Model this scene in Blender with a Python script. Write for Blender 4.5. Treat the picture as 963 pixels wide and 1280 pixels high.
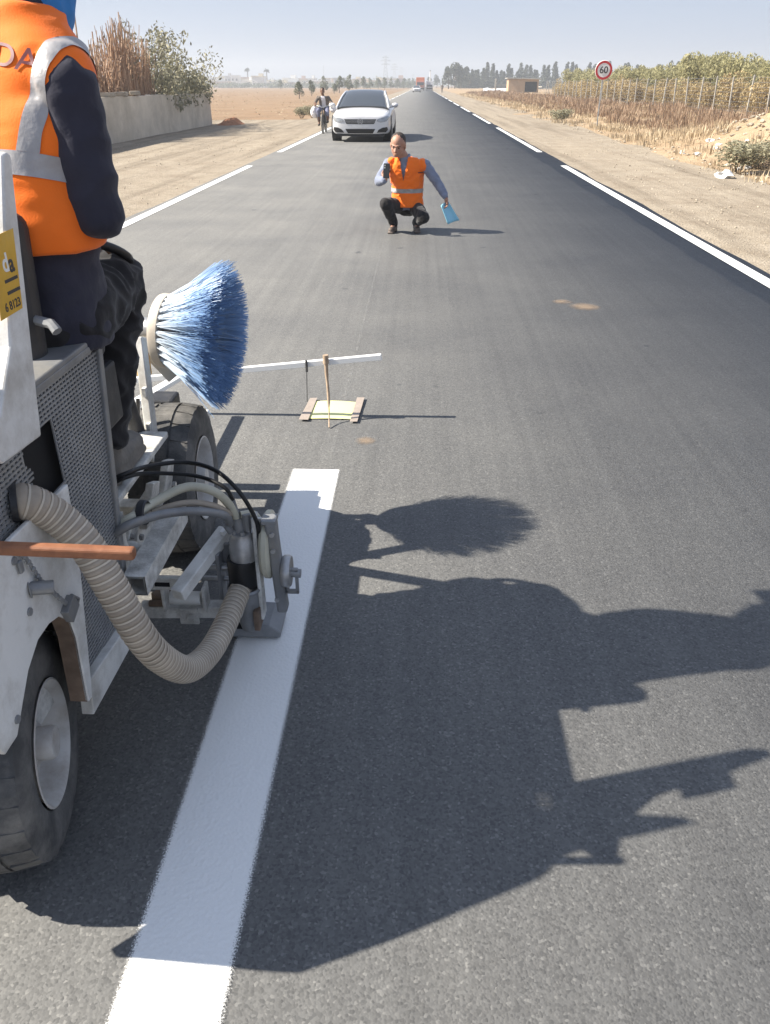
import bpy, bmesh, math, random
from mathutils import Vector, Matrix, noise as mnoise
R = math.radians
rnd = random.Random(7)
for o in list(bpy.data.objects): bpy.data.objects.remove(o)
scene = bpy.context.scene
col = scene.collection
# ---------------------------------------------------------------- camera
cd = bpy.data.cameras.new('camera'); cam = bpy.data.objects.new('camera', cd); col.objects.link(cam)
cam.location = (0, 0, 1.55); cam.rotation_euler = (R(90 - 28.91), 0, R(2.41))
cd.sensor_fit = 'VERTICAL'; cd.sensor_height = 24; cd.lens = 24 * 967 / 1280
cd.clip_start = .05; cd.clip_end = 9000
scene.camera = cam
# ---------------------------------------------------------------- light
SUN_EL, SUN_AZ = 41.0, 4.0            # light travels towards +X, a touch towards +Y
w = bpy.data.worlds.new('World'); scene.world = w; w.use_nodes = True
nt = w.node_tree; bg = nt.nodes['Background']
sky = nt.nodes.new('ShaderNodeTexSky'); sky.sky_type = 'NISHITA'; sky.sun_disc = False
sky.sun_elevation = R(SUN_EL); sky.sun_rotation = R(270 - SUN_AZ)
sky.air_density = 1.2; sky.dust_density = .55; sky.ozone_density = 4.0; sky.altitude = 100
veil = nt.nodes.new('ShaderNodeMix'); veil.data_type = 'RGBA'          # dusty air evens the whole dome out
veil.inputs[0].default_value = .90; veil.inputs[7].default_value = (1.80, 2.16, 2.98, 1)
nt.links.new(sky.outputs[0], veil.inputs[6]); nt.links.new(veil.outputs[2], bg.inputs[0]); bg.inputs[1].default_value = .08
sd = bpy.data.lights.new('sun', 'SUN'); sun = bpy.data.objects.new('sun', sd); col.objects.link(sun)
sd.energy = 4.3; sd.angle = R(.55); sd.color = (1, .93, .82)
ldir = Vector((math.cos(R(SUN_EL)) * math.cos(R(SUN_AZ)), math.cos(R(SUN_EL)) * math.sin(R(SUN_AZ)), -math.sin(R(SUN_EL))))
sun.rotation_euler = ldir.to_track_quat('-Z', 'Y').to_euler()
scene.view_settings.view_transform = 'Standard'; scene.view_settings.look = 'None'
scene.view_settings.gamma = 1; scene.view_settings.use_curve_mapping = False
scene.view_settings.exposure = 1.55
scene.render.engine = 'CYCLES'

# ---------------------------------------------------------------- helpers
class MB:
    """collects geometry, build() links it as ONE mesh object"""
    def __init__(s): s.v = []; s.f = []; s.mi = []
    def add(s, vs, fs, mi=0):
        b = len(s.v); s.v += [tuple(v) for v in vs]
        for f in fs: s.f.append(tuple(i + b for i in f)); s.mi.append(mi)
        return s
    def box(s, c, size, rot=None, mi=0):
        hx, hy, hz = size[0] / 2, size[1] / 2, size[2] / 2
        M = rot.to_matrix() if hasattr(rot, 'to_matrix') else (rot or Matrix.Identity(3))
        c = Vector(c)
        vs = [c + M @ Vector((x, y, z)) for x in (-hx, hx) for y in (-hy, hy) for z in (-hz, hz)]
        return s.add(vs, [(0, 1, 3, 2), (4, 6, 7, 5), (0, 4, 5, 1), (2, 3, 7, 6), (0, 2, 6, 4), (1, 5, 7, 3)], mi)
    def bar(s, a, b, w, h=None, mi=0, up=(0, 0, 1), cap=True):
        """rectangular bar from a to b; w across, h along 'up'"""
        a, b = Vector(a), Vector(b); h = w if h is None else h
        t = (b - a).normalized(); u = Vector(up); sdv = t.cross(u)
        if sdv.length < 1e-4: sdv = t.cross(Vector((1, 0, 0)))
        sdv.normalize(); u = sdv.cross(t).normalized()
        vs = [p + sdv * (i * w / 2) + u * (j * h / 2) for p in (a, b) for i, j in ((-1, -1), (1, -1), (1, 1), (-1, 1))]
        fs = [(0, 1, 5, 4), (1, 2, 6, 5), (2, 3, 7, 6), (3, 0, 4, 7)]
        if cap: fs += [(3, 2, 1, 0), (4, 5, 6, 7)]
        return s.add(vs, fs, mi)
    def tube(s, pts, r, n=10, mi=0, cap=True):
        pts = [Vector(p) for p in pts]; m = len(pts)
        rs = r if isinstance(r, (list, tuple)) else [r] * m
        vs = []; fs = []; prev = None
        for i, p in enumerate(pts):
            t = (pts[min(i + 1, m - 1)] - pts[max(i - 1, 0)])
            t = t.normalized() if t.length > 1e-9 else Vector((0, 0, 1))
            if prev is None:
                prev = t.cross(Vector((0, 0, 1)))
                if prev.length < 1e-3: prev = t.cross(Vector((1, 0, 0)))
            prev = (prev - t * prev.dot(t)).normalized(); q = t.cross(prev)
            for k in range(n):
                a = 2 * math.pi * k / n
                vs.append(p + (prev * math.cos(a) + q * math.sin(a)) * rs[i])
        for i in range(m - 1):
            for k in range(n):
                k2 = (k + 1) % n
                fs.append((i * n + k, i * n + k2, (i + 1) * n + k2, (i + 1) * n + k))
        if cap:
            fs.append(tuple(range(n - 1, -1, -1))); fs.append(tuple((m - 1) * n + k for k in range(n)))
        return s.add(vs, fs, mi)
    def lathe(s, prof, c=(0, 0, 0), axis='X', n=32, mi=0, M=None):
        """prof: (radius, along) pairs, turned round axis"""
        vs = []; fs = []
        for (r, a) in prof:
            for k in range(n):
                t = 2 * math.pi * k / n; x, y = r * math.cos(t), r * math.sin(t)
                v = Vector((a, x, y)) if axis == 'X' else Vector((x, a, y)) if axis == 'Y' else Vector((x, y, a))
                if M: v = M @ v
                vs.append(v + Vector(c))
        for i in range(len(prof) - 1):
            for k in range(n):
                k2 = (k + 1) % n
                fs.append((i * n + k, i * n + k2, (i + 1) * n + k2, (i + 1) * n + k))
        return s.add(vs, fs, mi)
    def prism(s, poly, d, to3, mi=0):
        """poly 2-d points, extruded by d (two depths); to3(u,v,d)->xyz"""
        n = len(poly)
        vs = [to3(u, v, d[0]) for u, v in poly] + [to3(u, v, d[1]) for u, v in poly]
        fs = [tuple(range(n))[::-1], tuple(range(n, 2 * n))] + [(i, (i + 1) % n, n + (i + 1) % n, n + i) for i in range(n)]
        return s.add(vs, fs, mi)
    def ball(s, c, r, n=12, m=8, mi=0, M=None):
        r = (r, r, r) if not isinstance(r, (tuple, list)) else r
        vs = []; fs = []
        for i in range(m + 1):
            p = math.pi * i / m
            for k in range(n):
                a = 2 * math.pi * k / n
                v = Vector((r[0] * math.sin(p) * math.cos(a), r[1] * math.sin(p) * math.sin(a), r[2] * math.cos(p)))
                if M: v = M @ v
                vs.append(Vector(c) + v)
        for i in range(m):
            for k in range(n):
                k2 = (k + 1) % n; fs.append((i * n + k, (i + 1) * n + k, (i + 1) * n + k2, i * n + k2))
        return s.add(vs, fs, mi)
    def build(s, name, mats, parent=None, smooth=None, bevel=0, fix=True, seg=2):
        me = bpy.data.meshes.new(name); me.from_pydata([tuple(v) for v in s.v], [], s.f)
        if fix:
            bm = bmesh.new(); bm.from_mesh(me); bmesh.ops.remove_doubles(bm, verts=bm.verts, dist=1e-5)
            bmesh.ops.recalc_face_normals(bm, faces=bm.faces); bm.to_mesh(me); bm.free()
        elif any(s.mi): me.polygons.foreach_set('material_index', s.mi)
        if fix and any(s.mi) and len(me.polygons) == len(s.mi): me.polygons.foreach_set('material_index', s.mi)
        for m in (mats if isinstance(mats, (list, tuple)) else [mats]): me.materials.append(m)
        if smooth is not None:
            me.polygons.foreach_set('use_smooth', [True] * len(me.polygons)); me.set_sharp_from_angle(angle=R(smooth))
        o = link(name, me, parent)
        if bevel:
            b = o.modifiers.new('bevel', 'BEVEL'); b.width = bevel; b.segments = seg; b.limit_method = 'ANGLE'; b.angle_limit = R(40)
            b.harden_normals = False
        return o

def link(name, me, parent=None):
    o = bpy.data.objects.new(name, me); col.objects.link(o)
    if parent is not None:
        o.parent = parent
        inv = parent.get('_w')
        o.matrix_parent_inverse = wmat(parent).inverted()
    return o
def wmat(o):
    M = Matrix.LocRotScale(o.location, o.rotation_euler, o.scale)
    if o.parent: M = wmat(o.parent) @ o.matrix_parent_inverse @ M
    return M
def thing(name, loc, label, cat, group=None, rz=0):
    o = bpy.data.objects.new(name, None); col.objects.link(o); o.empty_display_size = .1
    o.location = loc; o.rotation_euler = (0, 0, rz)
    return tag(o, label, cat, group)
def tag(o, label, cat, group=None, kind=None):
    o['label'] = label; o['category'] = cat
    if group: o['group'] = group
    if kind: o['kind'] = kind
    return o
def kind(o, k): o['kind'] = k; return o
def copy_tree(o, parent=None):
    c = o.copy(); col.objects.link(c)
    if parent is not None: c.parent = parent
    for ch in list(o.children): copy_tree(ch, c)
    return c
def catmull(pts, sub=8):
    P = [Vector(p) for p in pts]; out = []
    for i in range(len(P) - 1):
        a, b, c, d = P[max(i - 1, 0)], P[i], P[i + 1], P[min(i + 2, len(P) - 1)]
        for k in range(sub):
            t = k / sub
            out.append(.5 * ((2 * b) + (c - a) * t + (2 * a - 5 * b + 4 * c - d) * t * t + (3 * b - a - 3 * c + d) * t ** 3))
    out.append(P[-1]); return out

# ---------------------------------------------------------------- materials
def new_mat(name):
    m = bpy.data.materials.new(name); m.use_nodes = True
    return m, m.node_tree, m.node_tree.nodes['Principled BSDF']
def N(nt, t, **kw):
    n = nt.nodes.new('ShaderNode' + t)
    for k, v in kw.items():
        if k in n.inputs: n.inputs[k].default_value = v
        else: setattr(n, k, v)
    return n
def ramp(nt, fac, stops):
    r = nt.nodes.new('ShaderNodeValToRGB'); e = r.color_ramp.elements
    while len(e) < len(stops): e.new(.5)
    for el, (p, c) in zip(e, stops): el.position = p; el.color = (*c, 1) if len(c) == 3 else c
    nt.links.new(fac, r.inputs[0]); return r.outputs[0]
def mixc(nt, fac, a, b, mode='MIX'):
    m = nt.nodes.new('ShaderNodeMix'); m.data_type = 'RGBA'; m.blend_type = mode
    for i, v in ((0, fac), (6, a), (7, b)):
        if hasattr(v, 'is_linked'): nt.links.new(v, m.inputs[i])
        else: m.inputs[i].default_value = v if i == 0 else ((*v, 1) if len(v) == 3 else v)
    return m.outputs[2]
def mat(name, c, rough=.6, var=.15, scale=8, metal=0, dirt=None, dscale=3, damt=.5, bump=0, bscale=60, spec=.4, coat=0, sss=0):
    m, nt, b = new_mat(name)
    tc = N(nt, 'TexCoord'); n1 = N(nt, 'TexNoise', Scale=scale, Detail=5.0, Roughness=.6)
    nt.links.new(tc.outputs['Object'], n1.inputs['Vector'])
    lo = tuple(x * (1 - var) for x in c); hi = tuple(min(1, x * (1 + var)) for x in c)
    cc = ramp(nt, n1.outputs[0], [(.3, lo), (.7, hi)])
    if dirt:
        n2 = N(nt, 'TexNoise', Scale=dscale, Detail=8.0, Roughness=.7)
        nt.links.new(tc.outputs['Object'], n2.inputs['Vector'])
        f = ramp(nt, n2.outputs[0], [(.62 - damt * .35, (0, 0, 0)), (.72, (1, 1, 1))])
        mm = N(nt, 'Math', operation='MULTIPLY'); nt.links.new(f, mm.inputs[0]); mm.inputs[1].default_value = min(1, damt + .2)
        cc = mixc(nt, mm.outputs[0], cc, dirt)
    nt.links.new(cc, b.inputs['Base Color'])
    b.inputs['Roughness'].default_value = rough; b.inputs['Metallic'].default_value = metal
    b.inputs['Specular IOR Level'].default_value = spec; b.inputs['Coat Weight'].default_value = coat
    if bump:
        n3 = N(nt, 'TexNoise', Scale=bscale, Detail=4.0); nt.links.new(tc.outputs['Object'], n3.inputs['Vector'])
        bp = N(nt, 'Bump', Strength=bump, Distance=.01); nt.links.new(n3.outputs[0], bp.inputs['Height'])
        nt.links.new(bp.outputs[0], b.inputs['Normal'])
    return m
M = {}
M['white'] = mat('white_paint', (.68, .675, .64), .45, .07, 5, dirt=(.20, .17, .13), dscale=7, damt=.45, bump=.1)
M['white2'] = mat('clean_white_paint', (.70, .70, .68), .42, .08, 5, dirt=(.24, .21, .165), dscale=6, damt=.5, bump=.1)
M['dirty'] = mat('dirty_white_steel', (.66, .65, .61), .6, .2, 14, dirt=(.10, .085, .07), dscale=11, damt=.55, bump=.25, bscale=90)
M['grey'] = mat('grey_steel', (.23, .235, .24), .5, .2, 12, .35, dirt=(.3, .28, .24), dscale=9, damt=.3, bump=.1)
M['dark'] = mat('dark_steel', (.035, .036, .04), .55, .3, 14, .2, dirt=(.12, .11, .1), dscale=12, damt=.35, bump=.1)
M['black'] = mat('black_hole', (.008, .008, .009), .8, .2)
M['mesh'] = mat('perforated_grey_sheet', (.26, .265, .27), .45, .15, 20, .25, dirt=(.36, .34, .3), dscale=8, damt=.35)
M['tyre'] = mat('dusty_tyre', (.060, .060, .060), .85, .25, 14, dirt=(.20, .19, .175), dscale=9, damt=.6, bump=.15, bscale=120)
M['hose'] = mat('beige_corrugated_hose', (.38, .325, .26), .65, .12, 10, dirt=(.20, .17, .135), dscale=9, damt=.5)
M['hosering'] = mat('pale_hose_rib', (.56, .50, .41), .55, .1, 10, dirt=(.25, .22, .18), dscale=7, damt=.4)
M['rubber'] = mat('black_rubber', (.012, .012, .013), .45, .2)
M['cable'] = mat('cream_hose', (.50, .48, .38), .5, .12, 9, dirt=(.2, .18, .15), damt=.35)
M['wood'] = mat('orange_wood', (.25, .105, .052), .6, .3, 14, dirt=(.12, .03, .015), dscale=10, damt=.3, bump=.2, bscale=40)
M['silver'] = mat('worn_aluminium', (.42, .42, .42), .42, .15, 18, .7, dirt=(.15, .14, .12), dscale=15, damt=.4)
M['seat'] = mat('black_vinyl', (.03, .03, .032), .5, .25, 10, dirt=(.10, .095, .09), damt=.4, bump=.1)
M['rust'] = mat('rusty_brown', (.15, .105, .075), .8, .4, 20)
# ================================================================ SETTING
def asphalt_mat():
    m, nt, b = new_mat('asphalt')
    tc = N(nt, 'TexCoord'); P = tc.outputs['Object']
    vo = N(nt, 'TexVoronoi', Scale=165.0); nt.links.new(P, vo.inputs['Vector'])
    sp = N(nt, 'SeparateColor'); nt.links.new(vo.outputs['Color'], sp.inputs[0])
    grain = ramp(nt, sp.outputs[0], [(0, (.092, .092, .091)), (.3, (.118, .117, .114)), (.62, (.132, .131, .128)), (.92, (.146, .145, .141)), (1, (.195, .192, .184))])
    n1 = N(nt, 'TexNoise', Scale=.8, Detail=6.0, Roughness=.62); nt.links.new(P, n1.inputs['Vector'])
    big = ramp(nt, n1.outputs[0], [(.28, (.80, .805, .82)), (.72, (1.14, 1.13, 1.10))])
    c = mixc(nt, 1.0, grain, big, 'MULTIPLY')
    mp = N(nt, 'Mapping'); mp.inputs['Scale'].default_value = (9, .12, 1); nt.links.new(P, mp.inputs['Vector'])
    n2 = N(nt, 'TexNoise', Scale=1.6, Detail=5.0, Roughness=.6); nt.links.new(mp.outputs[0], n2.inputs['Vector'])
    st = ramp(nt, n2.outputs[0], [(.35, (.9, .9, .9)), (.66, (1.09, 1.09, 1.08))])
    c = mixc(nt, .8, c, st, 'MULTIPLY')
    # scattered oil and rubber smudges, pale scuffs
    n3 = N(nt, 'TexNoise', Scale=3.6, Detail=4.0, Roughness=.5); nt.links.new(P, n3.inputs['Vector'])
    sm = ramp(nt, n3.outputs[0], [(.70, (0, 0, 0)), (.74, (1, 1, 1))])
    c = mixc(nt, sm, c, mixc(nt, .65, c, (.03, .034, .04)))
    n4 = N(nt, 'TexNoise', Scale=2.2, Detail=7.0, Roughness=.7); nt.links.new(mp.outputs[0], n4.inputs['Vector'])
    sc = ramp(nt, n4.outputs[0], [(.70, (0, 0, 0)), (.78, (.35, .35, .35))])
    c = mixc(nt, sc, c, (.20, .195, .18))
    nt.links.new(c, b.inputs['Base Color'])
    rr = ramp(nt, sp.outputs[1], [(0, (.62, .62, .62)), (1, (.9, .9, .9))]); nt.links.new(rr, b.inputs['Roughness'])
    b.inputs['Specular IOR Level'].default_value = .3
    dm = ramp(nt, vo.outputs['Distance'], [(0, (1, 1, 1)), (.75, (0, 0, 0))])
    mu = N(nt, 'Math', operation='MULTIPLY'); nt.links.new(dm, mu.inputs[0]); nt.links.new(sp.outputs[1], mu.inputs[1])
    bp = N(nt, 'Bump', Strength=.28, Distance=.003); nt.links.new(mu.outputs[0], bp.inputs['Height']); nt.links.new(bp.outputs[0], b.inputs['Normal'])
    return m
def soil_mat(name, stops, sc=1.2, fine=60, bump=.6, spots=None, ruts=False):
    m, nt, b = new_mat(name)
    tc = N(nt, 'TexCoord'); P = tc.outputs['Object']
    n1 = N(nt, 'TexNoise', Scale=sc, Detail=9.0, Roughness=.65); nt.links.new(P, n1.inputs['Vector'])
    c = ramp(nt, n1.outputs[0], stops)
    vo = N(nt, 'TexVoronoi', Scale=fine); nt.links.new(P, vo.inputs['Vector'])
    sp = N(nt, 'SeparateColor'); nt.links.new(vo.outputs['Color'], sp.inputs[0])
    g = ramp(nt, sp.outputs[0], [(0, (.72, .71, .7)), (.5, (.98, .98, .98)), (1, (1.18, 1.18, 1.18))])
    c = mixc(nt, .8, c, g, 'MULTIPLY')
    if ruts:
        mp = N(nt, 'Mapping'); mp.inputs['Scale'].default_value = (1.6, .05, 1); nt.links.new(P, mp.inputs['Vector'])
        n5 = N(nt, 'TexNoise', Scale=1.3, Detail=6.0, Roughness=.65); nt.links.new(mp.outputs[0], n5.inputs['Vector'])
        c = mixc(nt, .9, c, ramp(nt, n5.outputs[0], [(.36, (.74, .73, .72)), (.5, (1, 1, 1)), (.68, (1.1, 1.1, 1.09))]), 'MULTIPLY')
    if spots:
        n2 = N(nt, 'TexNoise', Scale=.33, Detail=6.0, Roughness=.6); nt.links.new(P, n2.inputs['Vector'])
        f = ramp(nt, n2.outputs[0], [(.5, (0, 0, 0)), (.62, (1, 1, 1))]); c = mixc(nt, f, c, spots)
    nt.links.new(c, b.inputs['Base Color']); b.inputs['Roughness'].default_value = .95; b.inputs['Specular IOR Level'].default_value = .1
    bp = N(nt, 'Bump', Strength=bump, Distance=.02); nt.links.new(vo.outputs['Distance'], bp.inputs['Height']); nt.links.new(bp.outputs[0], b.inputs['Normal'])
    return m
M['asphalt'] = asphalt_mat()
M['sand'] = soil_mat('pale_gravelly_sand', [(.25, (.235, .19, .142)), (.5, (.29, .245, .188)), (.75, (.345, .295, .232))], 1.5, 38, ruts=True)
M['field'] = soil_mat('dry_stubble_soil', [(.25, (.18, .12, .075)), (.5, (.25, .172, .108)), (.75, (.295, .215, .142))], .25, 9, .25, (.25, .165, .10))
M['verge'] = soil_mat('dry_verge_soil', [(.25, (.24, .165, .10)), (.5, (.34, .25, .16)), (.75, (.42, .33, .22))], .7, 25, .8)
M['mound'] = soil_mat('yellow_sand', [(.25, (.33, .235, .12)), (.5, (.42, .31, .17)), (.75, (.46, .36, .22))], 1.0, 22, .5)
M['redsoil'] = soil_mat('red_soil', [(.25, (.28, .12, .06)), (.75, (.42, .21, .12))], 2.0, 12, .7)

def sheet(name, x0, x1, y0, y1, nx, ny, zf, m, xf=None, yf=None):
    mb = MB(); vs = []; fs = []
    for j in range(ny + 1):
        t = j / ny; y = y0 + (y1 - y0) * (yf(t) if yf else t)
        a, c = (xf(y) if xf else (x0, x1))
        for i in range(nx + 1):
            x = a + (c - a) * i / nx; vs.append((x, y, zf(x, y)))
    for j in range(ny):
        for i in range(nx):
            k = j * (nx + 1) + i; fs.append((k, k + 1, k + nx + 2, k + nx + 1))
    return mb.add(vs, fs).build(name, m, smooth=60, fix=False)
nz = lambda x, y, s, o=0: mnoise.noise(Vector((x * s, y * s, o)))
RX0, RX1, RY1 = -3.87, 3.27, 900
kind(sheet('ground', -2500, 2500, -60, 3200, 8, 8, lambda x, y: -.16, M['field']), 'structure')
# road: a slab 40 mm above the shoulders, ragged edges
def road_x(y): return (RX0 + .05 * nz(0, y, .6) + .02 * nz(3, y, 4), RX1 + .05 * nz(7, y, .6) + .02 * nz(9, y, 4))
road = kind(sheet('road', 0, 0, -14, RY1, 1, 500, lambda x, y: 0, M['asphalt'], road_x, lambda t: t * t), 'structure')
me = road.data; bm = bmesh.new(); bm.from_mesh(me)
ext = bmesh.ops.extrude_edge_only(bm, edges=[e for e in bm.edges if e.is_boundary])
for v in ext['geom']:
    if isinstance(v, bmesh.types.BMVert): v.co.z = -.2
bm.to_mesh(me); bm.free()
def lot_x(y):
    t = min(1, max(0, (y - 40) / 5)); return (-30 * (1 - t) - 6.0 * t + .4 * nz(1, y, .2), RX0 + .1)
kind(sheet('shoulder', 0, 0, -14, 700, 40, 160, lambda x, y: -.035 + .025 * nz(x, y, 1.3) + .03 * nz(x, y, .35, 5) * min(1, max(0, (-4.3 - x) / 2)) , M['sand'], lot_x, lambda t: t * t), 'structure')
kind(sheet('shoulder', 0, 0, -14, 700, 14, 200, lambda x, y: -.035 + .025 * nz(x, y, 1.6, 2) + .03 * nz(x, y, .4, 8) * min(1, max(0, (x - 4) / 2)), M['sand'],
           lambda y: (RX1 - .1, 6.15 + min(.8, max(0, (y - 18) / 30)) + .4 * nz(2, y, .3) + .25 * nz(5, y, 1.1)), lambda t: t * t), 'structure')
def verge_z(x, y):
    z = -.06 + .12 * nz(x, y, .5) + .06 * nz(x, y, 1.7, 3)
    z += .25 * min(1, max(0, (x - 7) / 5))
    dx, dy = (x - 10.6) / 2.7, (y - 22.5) / 5.2
    z += .95 * math.exp(-(dx * dx + dy * dy) ** 1.4) * (1 + .12 * nz(x, y, 1.1, 9))
    if x < 6.3: z = min(z, -.05)
    return z
kind(sheet('verge', 5.6, 40, 4, 420, 70, 220, verge_z, M['verge'], None, lambda t: t ** 1.8), 'structure')
mnd = sheet('sand_mound', 8.6, 13.2, 16.5, 28.5, 40, 60, lambda x, y: verge_z(x, y) - .05 + .12 * max(0, 1 - ((x - 10.8) / 2.0) ** 2 - ((y - 22.3) / 5) ** 2), M['mound'])
kind(mnd, 'structure')

# ---- road paint
def paint_mat(name, hw, soft, c=(.80, .80, .78), wear=.0):
    m, nt, b = new_mat(name)
    tc = N(nt, 'TexCoord'); P = tc.outputs['Object']
    n1 = N(nt, 'TexNoise', Scale=220.0, Detail=3.0, Roughness=.6); nt.links.new(P, n1.inputs['Vector'])
    nt.links.new(ramp(nt, n1.outputs[0], [(.3, tuple(x * .95 for x in c)), (.7, c)]), b.inputs['Base Color'])
    b.inputs['Roughness'].default_value = .55
    vo = N(nt, 'TexVoronoi', Scale=105.0); nt.links.new(P, vo.inputs['Vector'])
    bp = N(nt, 'Bump', Strength=.4, Distance=.003); nt.links.new(vo.outputs['Distance'], bp.inputs['Height']); nt.links.new(bp.outputs[0], b.inputs['Normal'])
    # overspray: coverage breaks up into specks towards the sides
    sx = N(nt, 'SeparateXYZ'); nt.links.new(P, sx.inputs[0])
    ab = N(nt, 'Math', operation='ABSOLUTE'); nt.links.new(sx.outputs[0], ab.inputs[0])
    mr = N(nt, 'MapRange'); mr.inputs[1].default_value = hw - soft; mr.inputs[2].default_value = hw + soft; mr.inputs[3].default_value = 1; mr.inputs[4].default_value = 0
    nt.links.new(ab.outputs[0], mr.inputs[0])
    n2 = N(nt, 'TexNoise', Scale=260.0, Detail=5.0, Roughness=.75); nt.links.new(P, n2.inputs['Vector'])
    ad = N(nt, 'Math', operation='ADD'); nt.links.new(mr.outputs[0], ad.inputs[0]); nt.links.new(n2.outputs[0], ad.inputs[1])
    a = ramp(nt, ad.outputs[0], [(.92 + wear, (0, 0, 0)), (1.0 + wear, (1, 1, 1))] if wear else [(.80, (0, 0, 0)), (.99, (1, 1, 1))])
    nt.links.new(a, b.inputs['Alpha'])
    return m
M['stripe'] = paint_mat('fresh_road_paint', .099, .027)
M['edge'] = paint_mat('edge_line_paint', .066, .016)
def stripe(name, xc, hw, y0, y1, m, zz=.004):
    mb = MB(); n = max(2, int((y1 - y0) / .5)); vs = []; fs = []
    for j in range(n + 1):
        y = (y1 - y0) * j / n
        vs += [(-hw, y, 0), (hw, y, 0)]
    for j in range(n): fs.append((2 * j, 2 * j + 1, 2 * j + 3, 2 * j + 2))
    o = mb.add(vs, fs).build(name, m, road, fix=False); o.location = (xc, y0, zz); return o
o = stripe('centre_line', -.450, .130, -6, 3.19, M['stripe']); o['label'] = 'fresh wet white centre stripe ending squarely on dark asphalt'
for k in range(-1, 24):
    y0, y1 = 5.4 + 17.1 * k, 18.6 + 17.1 * k
    stripe('edge_line', -3.72 + .012 * nz(k, 0, .7), .092, y0 - .3, y1 - .3, M['edge'])
    stripe('edge_line', 3.12 + .012 * nz(k, 4, .7), .092, y0, y1, M['edge'])
# faint chalk guide line ahead of the stripe
m, nt, b = new_mat('chalk_line'); b.inputs['Base Color'].default_value = (.4, .4, .38, 1); b.inputs['Roughness'].default_value = .9
tc = N(nt, 'TexCoord'); n1 = N(nt, 'TexNoise', Scale=14.0, Detail=6.0, Roughness=.7); nt.links.new(tc.outputs['Object'], n1.inputs['Vector'])
nt.links.new(ramp(nt, n1.outputs[0], [(.45, (0, 0, 0)), (.78, (.4, .4, .4))]), b.inputs['Alpha'])
stripe('guide_line', -.40, .008, 3.3, 30, m)
# yellowish paint scuffs left on the asphalt
m, nt, b = new_mat('dried_mud'); b.inputs['Base Color'].default_value = (.30, .22, .15, 1); b.inputs['Roughness'].default_value = .95
tc = N(nt, 'TexCoord'); n1 = N(nt, 'TexNoise', Scale=16.0, Detail=6.0, Roughness=.7); nt.links.new(tc.outputs['Object'], n1.inputs['Vector'])
gr = N(nt, 'TexGradient', gradient_type='SPHERICAL'); mp = N(nt, 'Mapping'); mp.inputs['Scale'].default_value = (6, 6, 1)
nt.links.new(tc.outputs['Object'], mp.inputs['Vector']); nt.links.new(mp.outputs[0], gr.inputs[0])
ad = N(nt, 'Math', operation='MULTIPLY'); nt.links.new(gr.outputs[1], ad.inputs[0]); nt.links.new(n1.outputs[0], ad.inputs[1])
nt.links.new(ramp(nt, ad.outputs[0], [(.10, (0, 0, 0)), (.40, (.55, .55, .55))]), b.inputs['Alpha'])
for (x, y, s) in ((1.33, 6.25, 1), (1.18, 6.4, .7), (-.245, 3.53, .42)):
    mb = MB(); mb.add([(-.2, -.2, 0), (.2, -.2, 0), (.2, .2, 0), (-.2, .2, 0)], [(0, 1, 2, 3)])
    o = mb.build('mud_stain', m, road, fix=False); o.location = (x, y, .003); o.scale = (s, s, 1)

# ---- stones and gravel along the right verge (loose rubble nobody could count)
def rock_mesh(seed, r=1.0):
    bm = bmesh.new(); bmesh.ops.create_icosphere(bm, subdivisions=1, radius=r)
    for v in bm.verts: v.co *= 1 + .45 * mnoise.noise(v.co * 1.3 + Vector((seed * 7.1, 0, 0))); v.co.z *= .65
    me = bpy.data.meshes.new('rock'); bm.to_mesh(me); bm.free(); return me
M['stone'] = mat('pale_stone', (.36, .31, .24), .9, .2, 3, bump=.3)
rock_src = [rock_mesh(i) for i in range(5)]
def rubble(name, spots, m):
    mb = MB()
    for (x, y, z, s) in spots:
        me = rnd.choice(rock_src); a = rnd.uniform(0, 6.3); ca, sa = math.cos(a), math.sin(a)
        mb.add([(x + s * (v.co.x * ca - v.co.y * sa), y + s * (v.co.x * sa + v.co.y * ca), z + s * v.co.z) for v in me.vertices], [tuple(p.vertices) for p in me.polygons])
    return mb.build(name, m, fix=False)
sp = []
for _ in range(420):
    y = rnd.uniform(12, 60); x = 6.2 + abs(rnd.gauss(0, 1)) * 1.1; sp.append((x, y, verge_z(x, y) + .015, rnd.uniform(.015, .05)))
for _ in range(170):
    t = rnd.random(); y = 17 + 16 * t; x = 8.2 + 1.6 * t + rnd.gauss(0, .45) + (3.2 * rnd.random() if t > .7 else 0); sp.append((x, y, verge_z(x, y) + .04, rnd.uniform(.025, .085)))
o = rubble('rubble', sp, M['stone']); kind(o, 'stuff'); tag(o, 'pale broken stones strewn along the dry verge by the sand mound', 'rubble')
sp = []
for _ in range(1500):
    y = rnd.uniform(3, 30) ; x = rnd.choice((rnd.uniform(3.5, 6.6), rnd.uniform(-9, -4.1))); sp.append((x, y, -.03, rnd.uniform(.006, .022)))
o = rubble('gravel', sp, M['stone']); kind(o, 'stuff'); tag(o, 'loose gravel scattered over the sandy shoulders', 'gravel')
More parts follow.
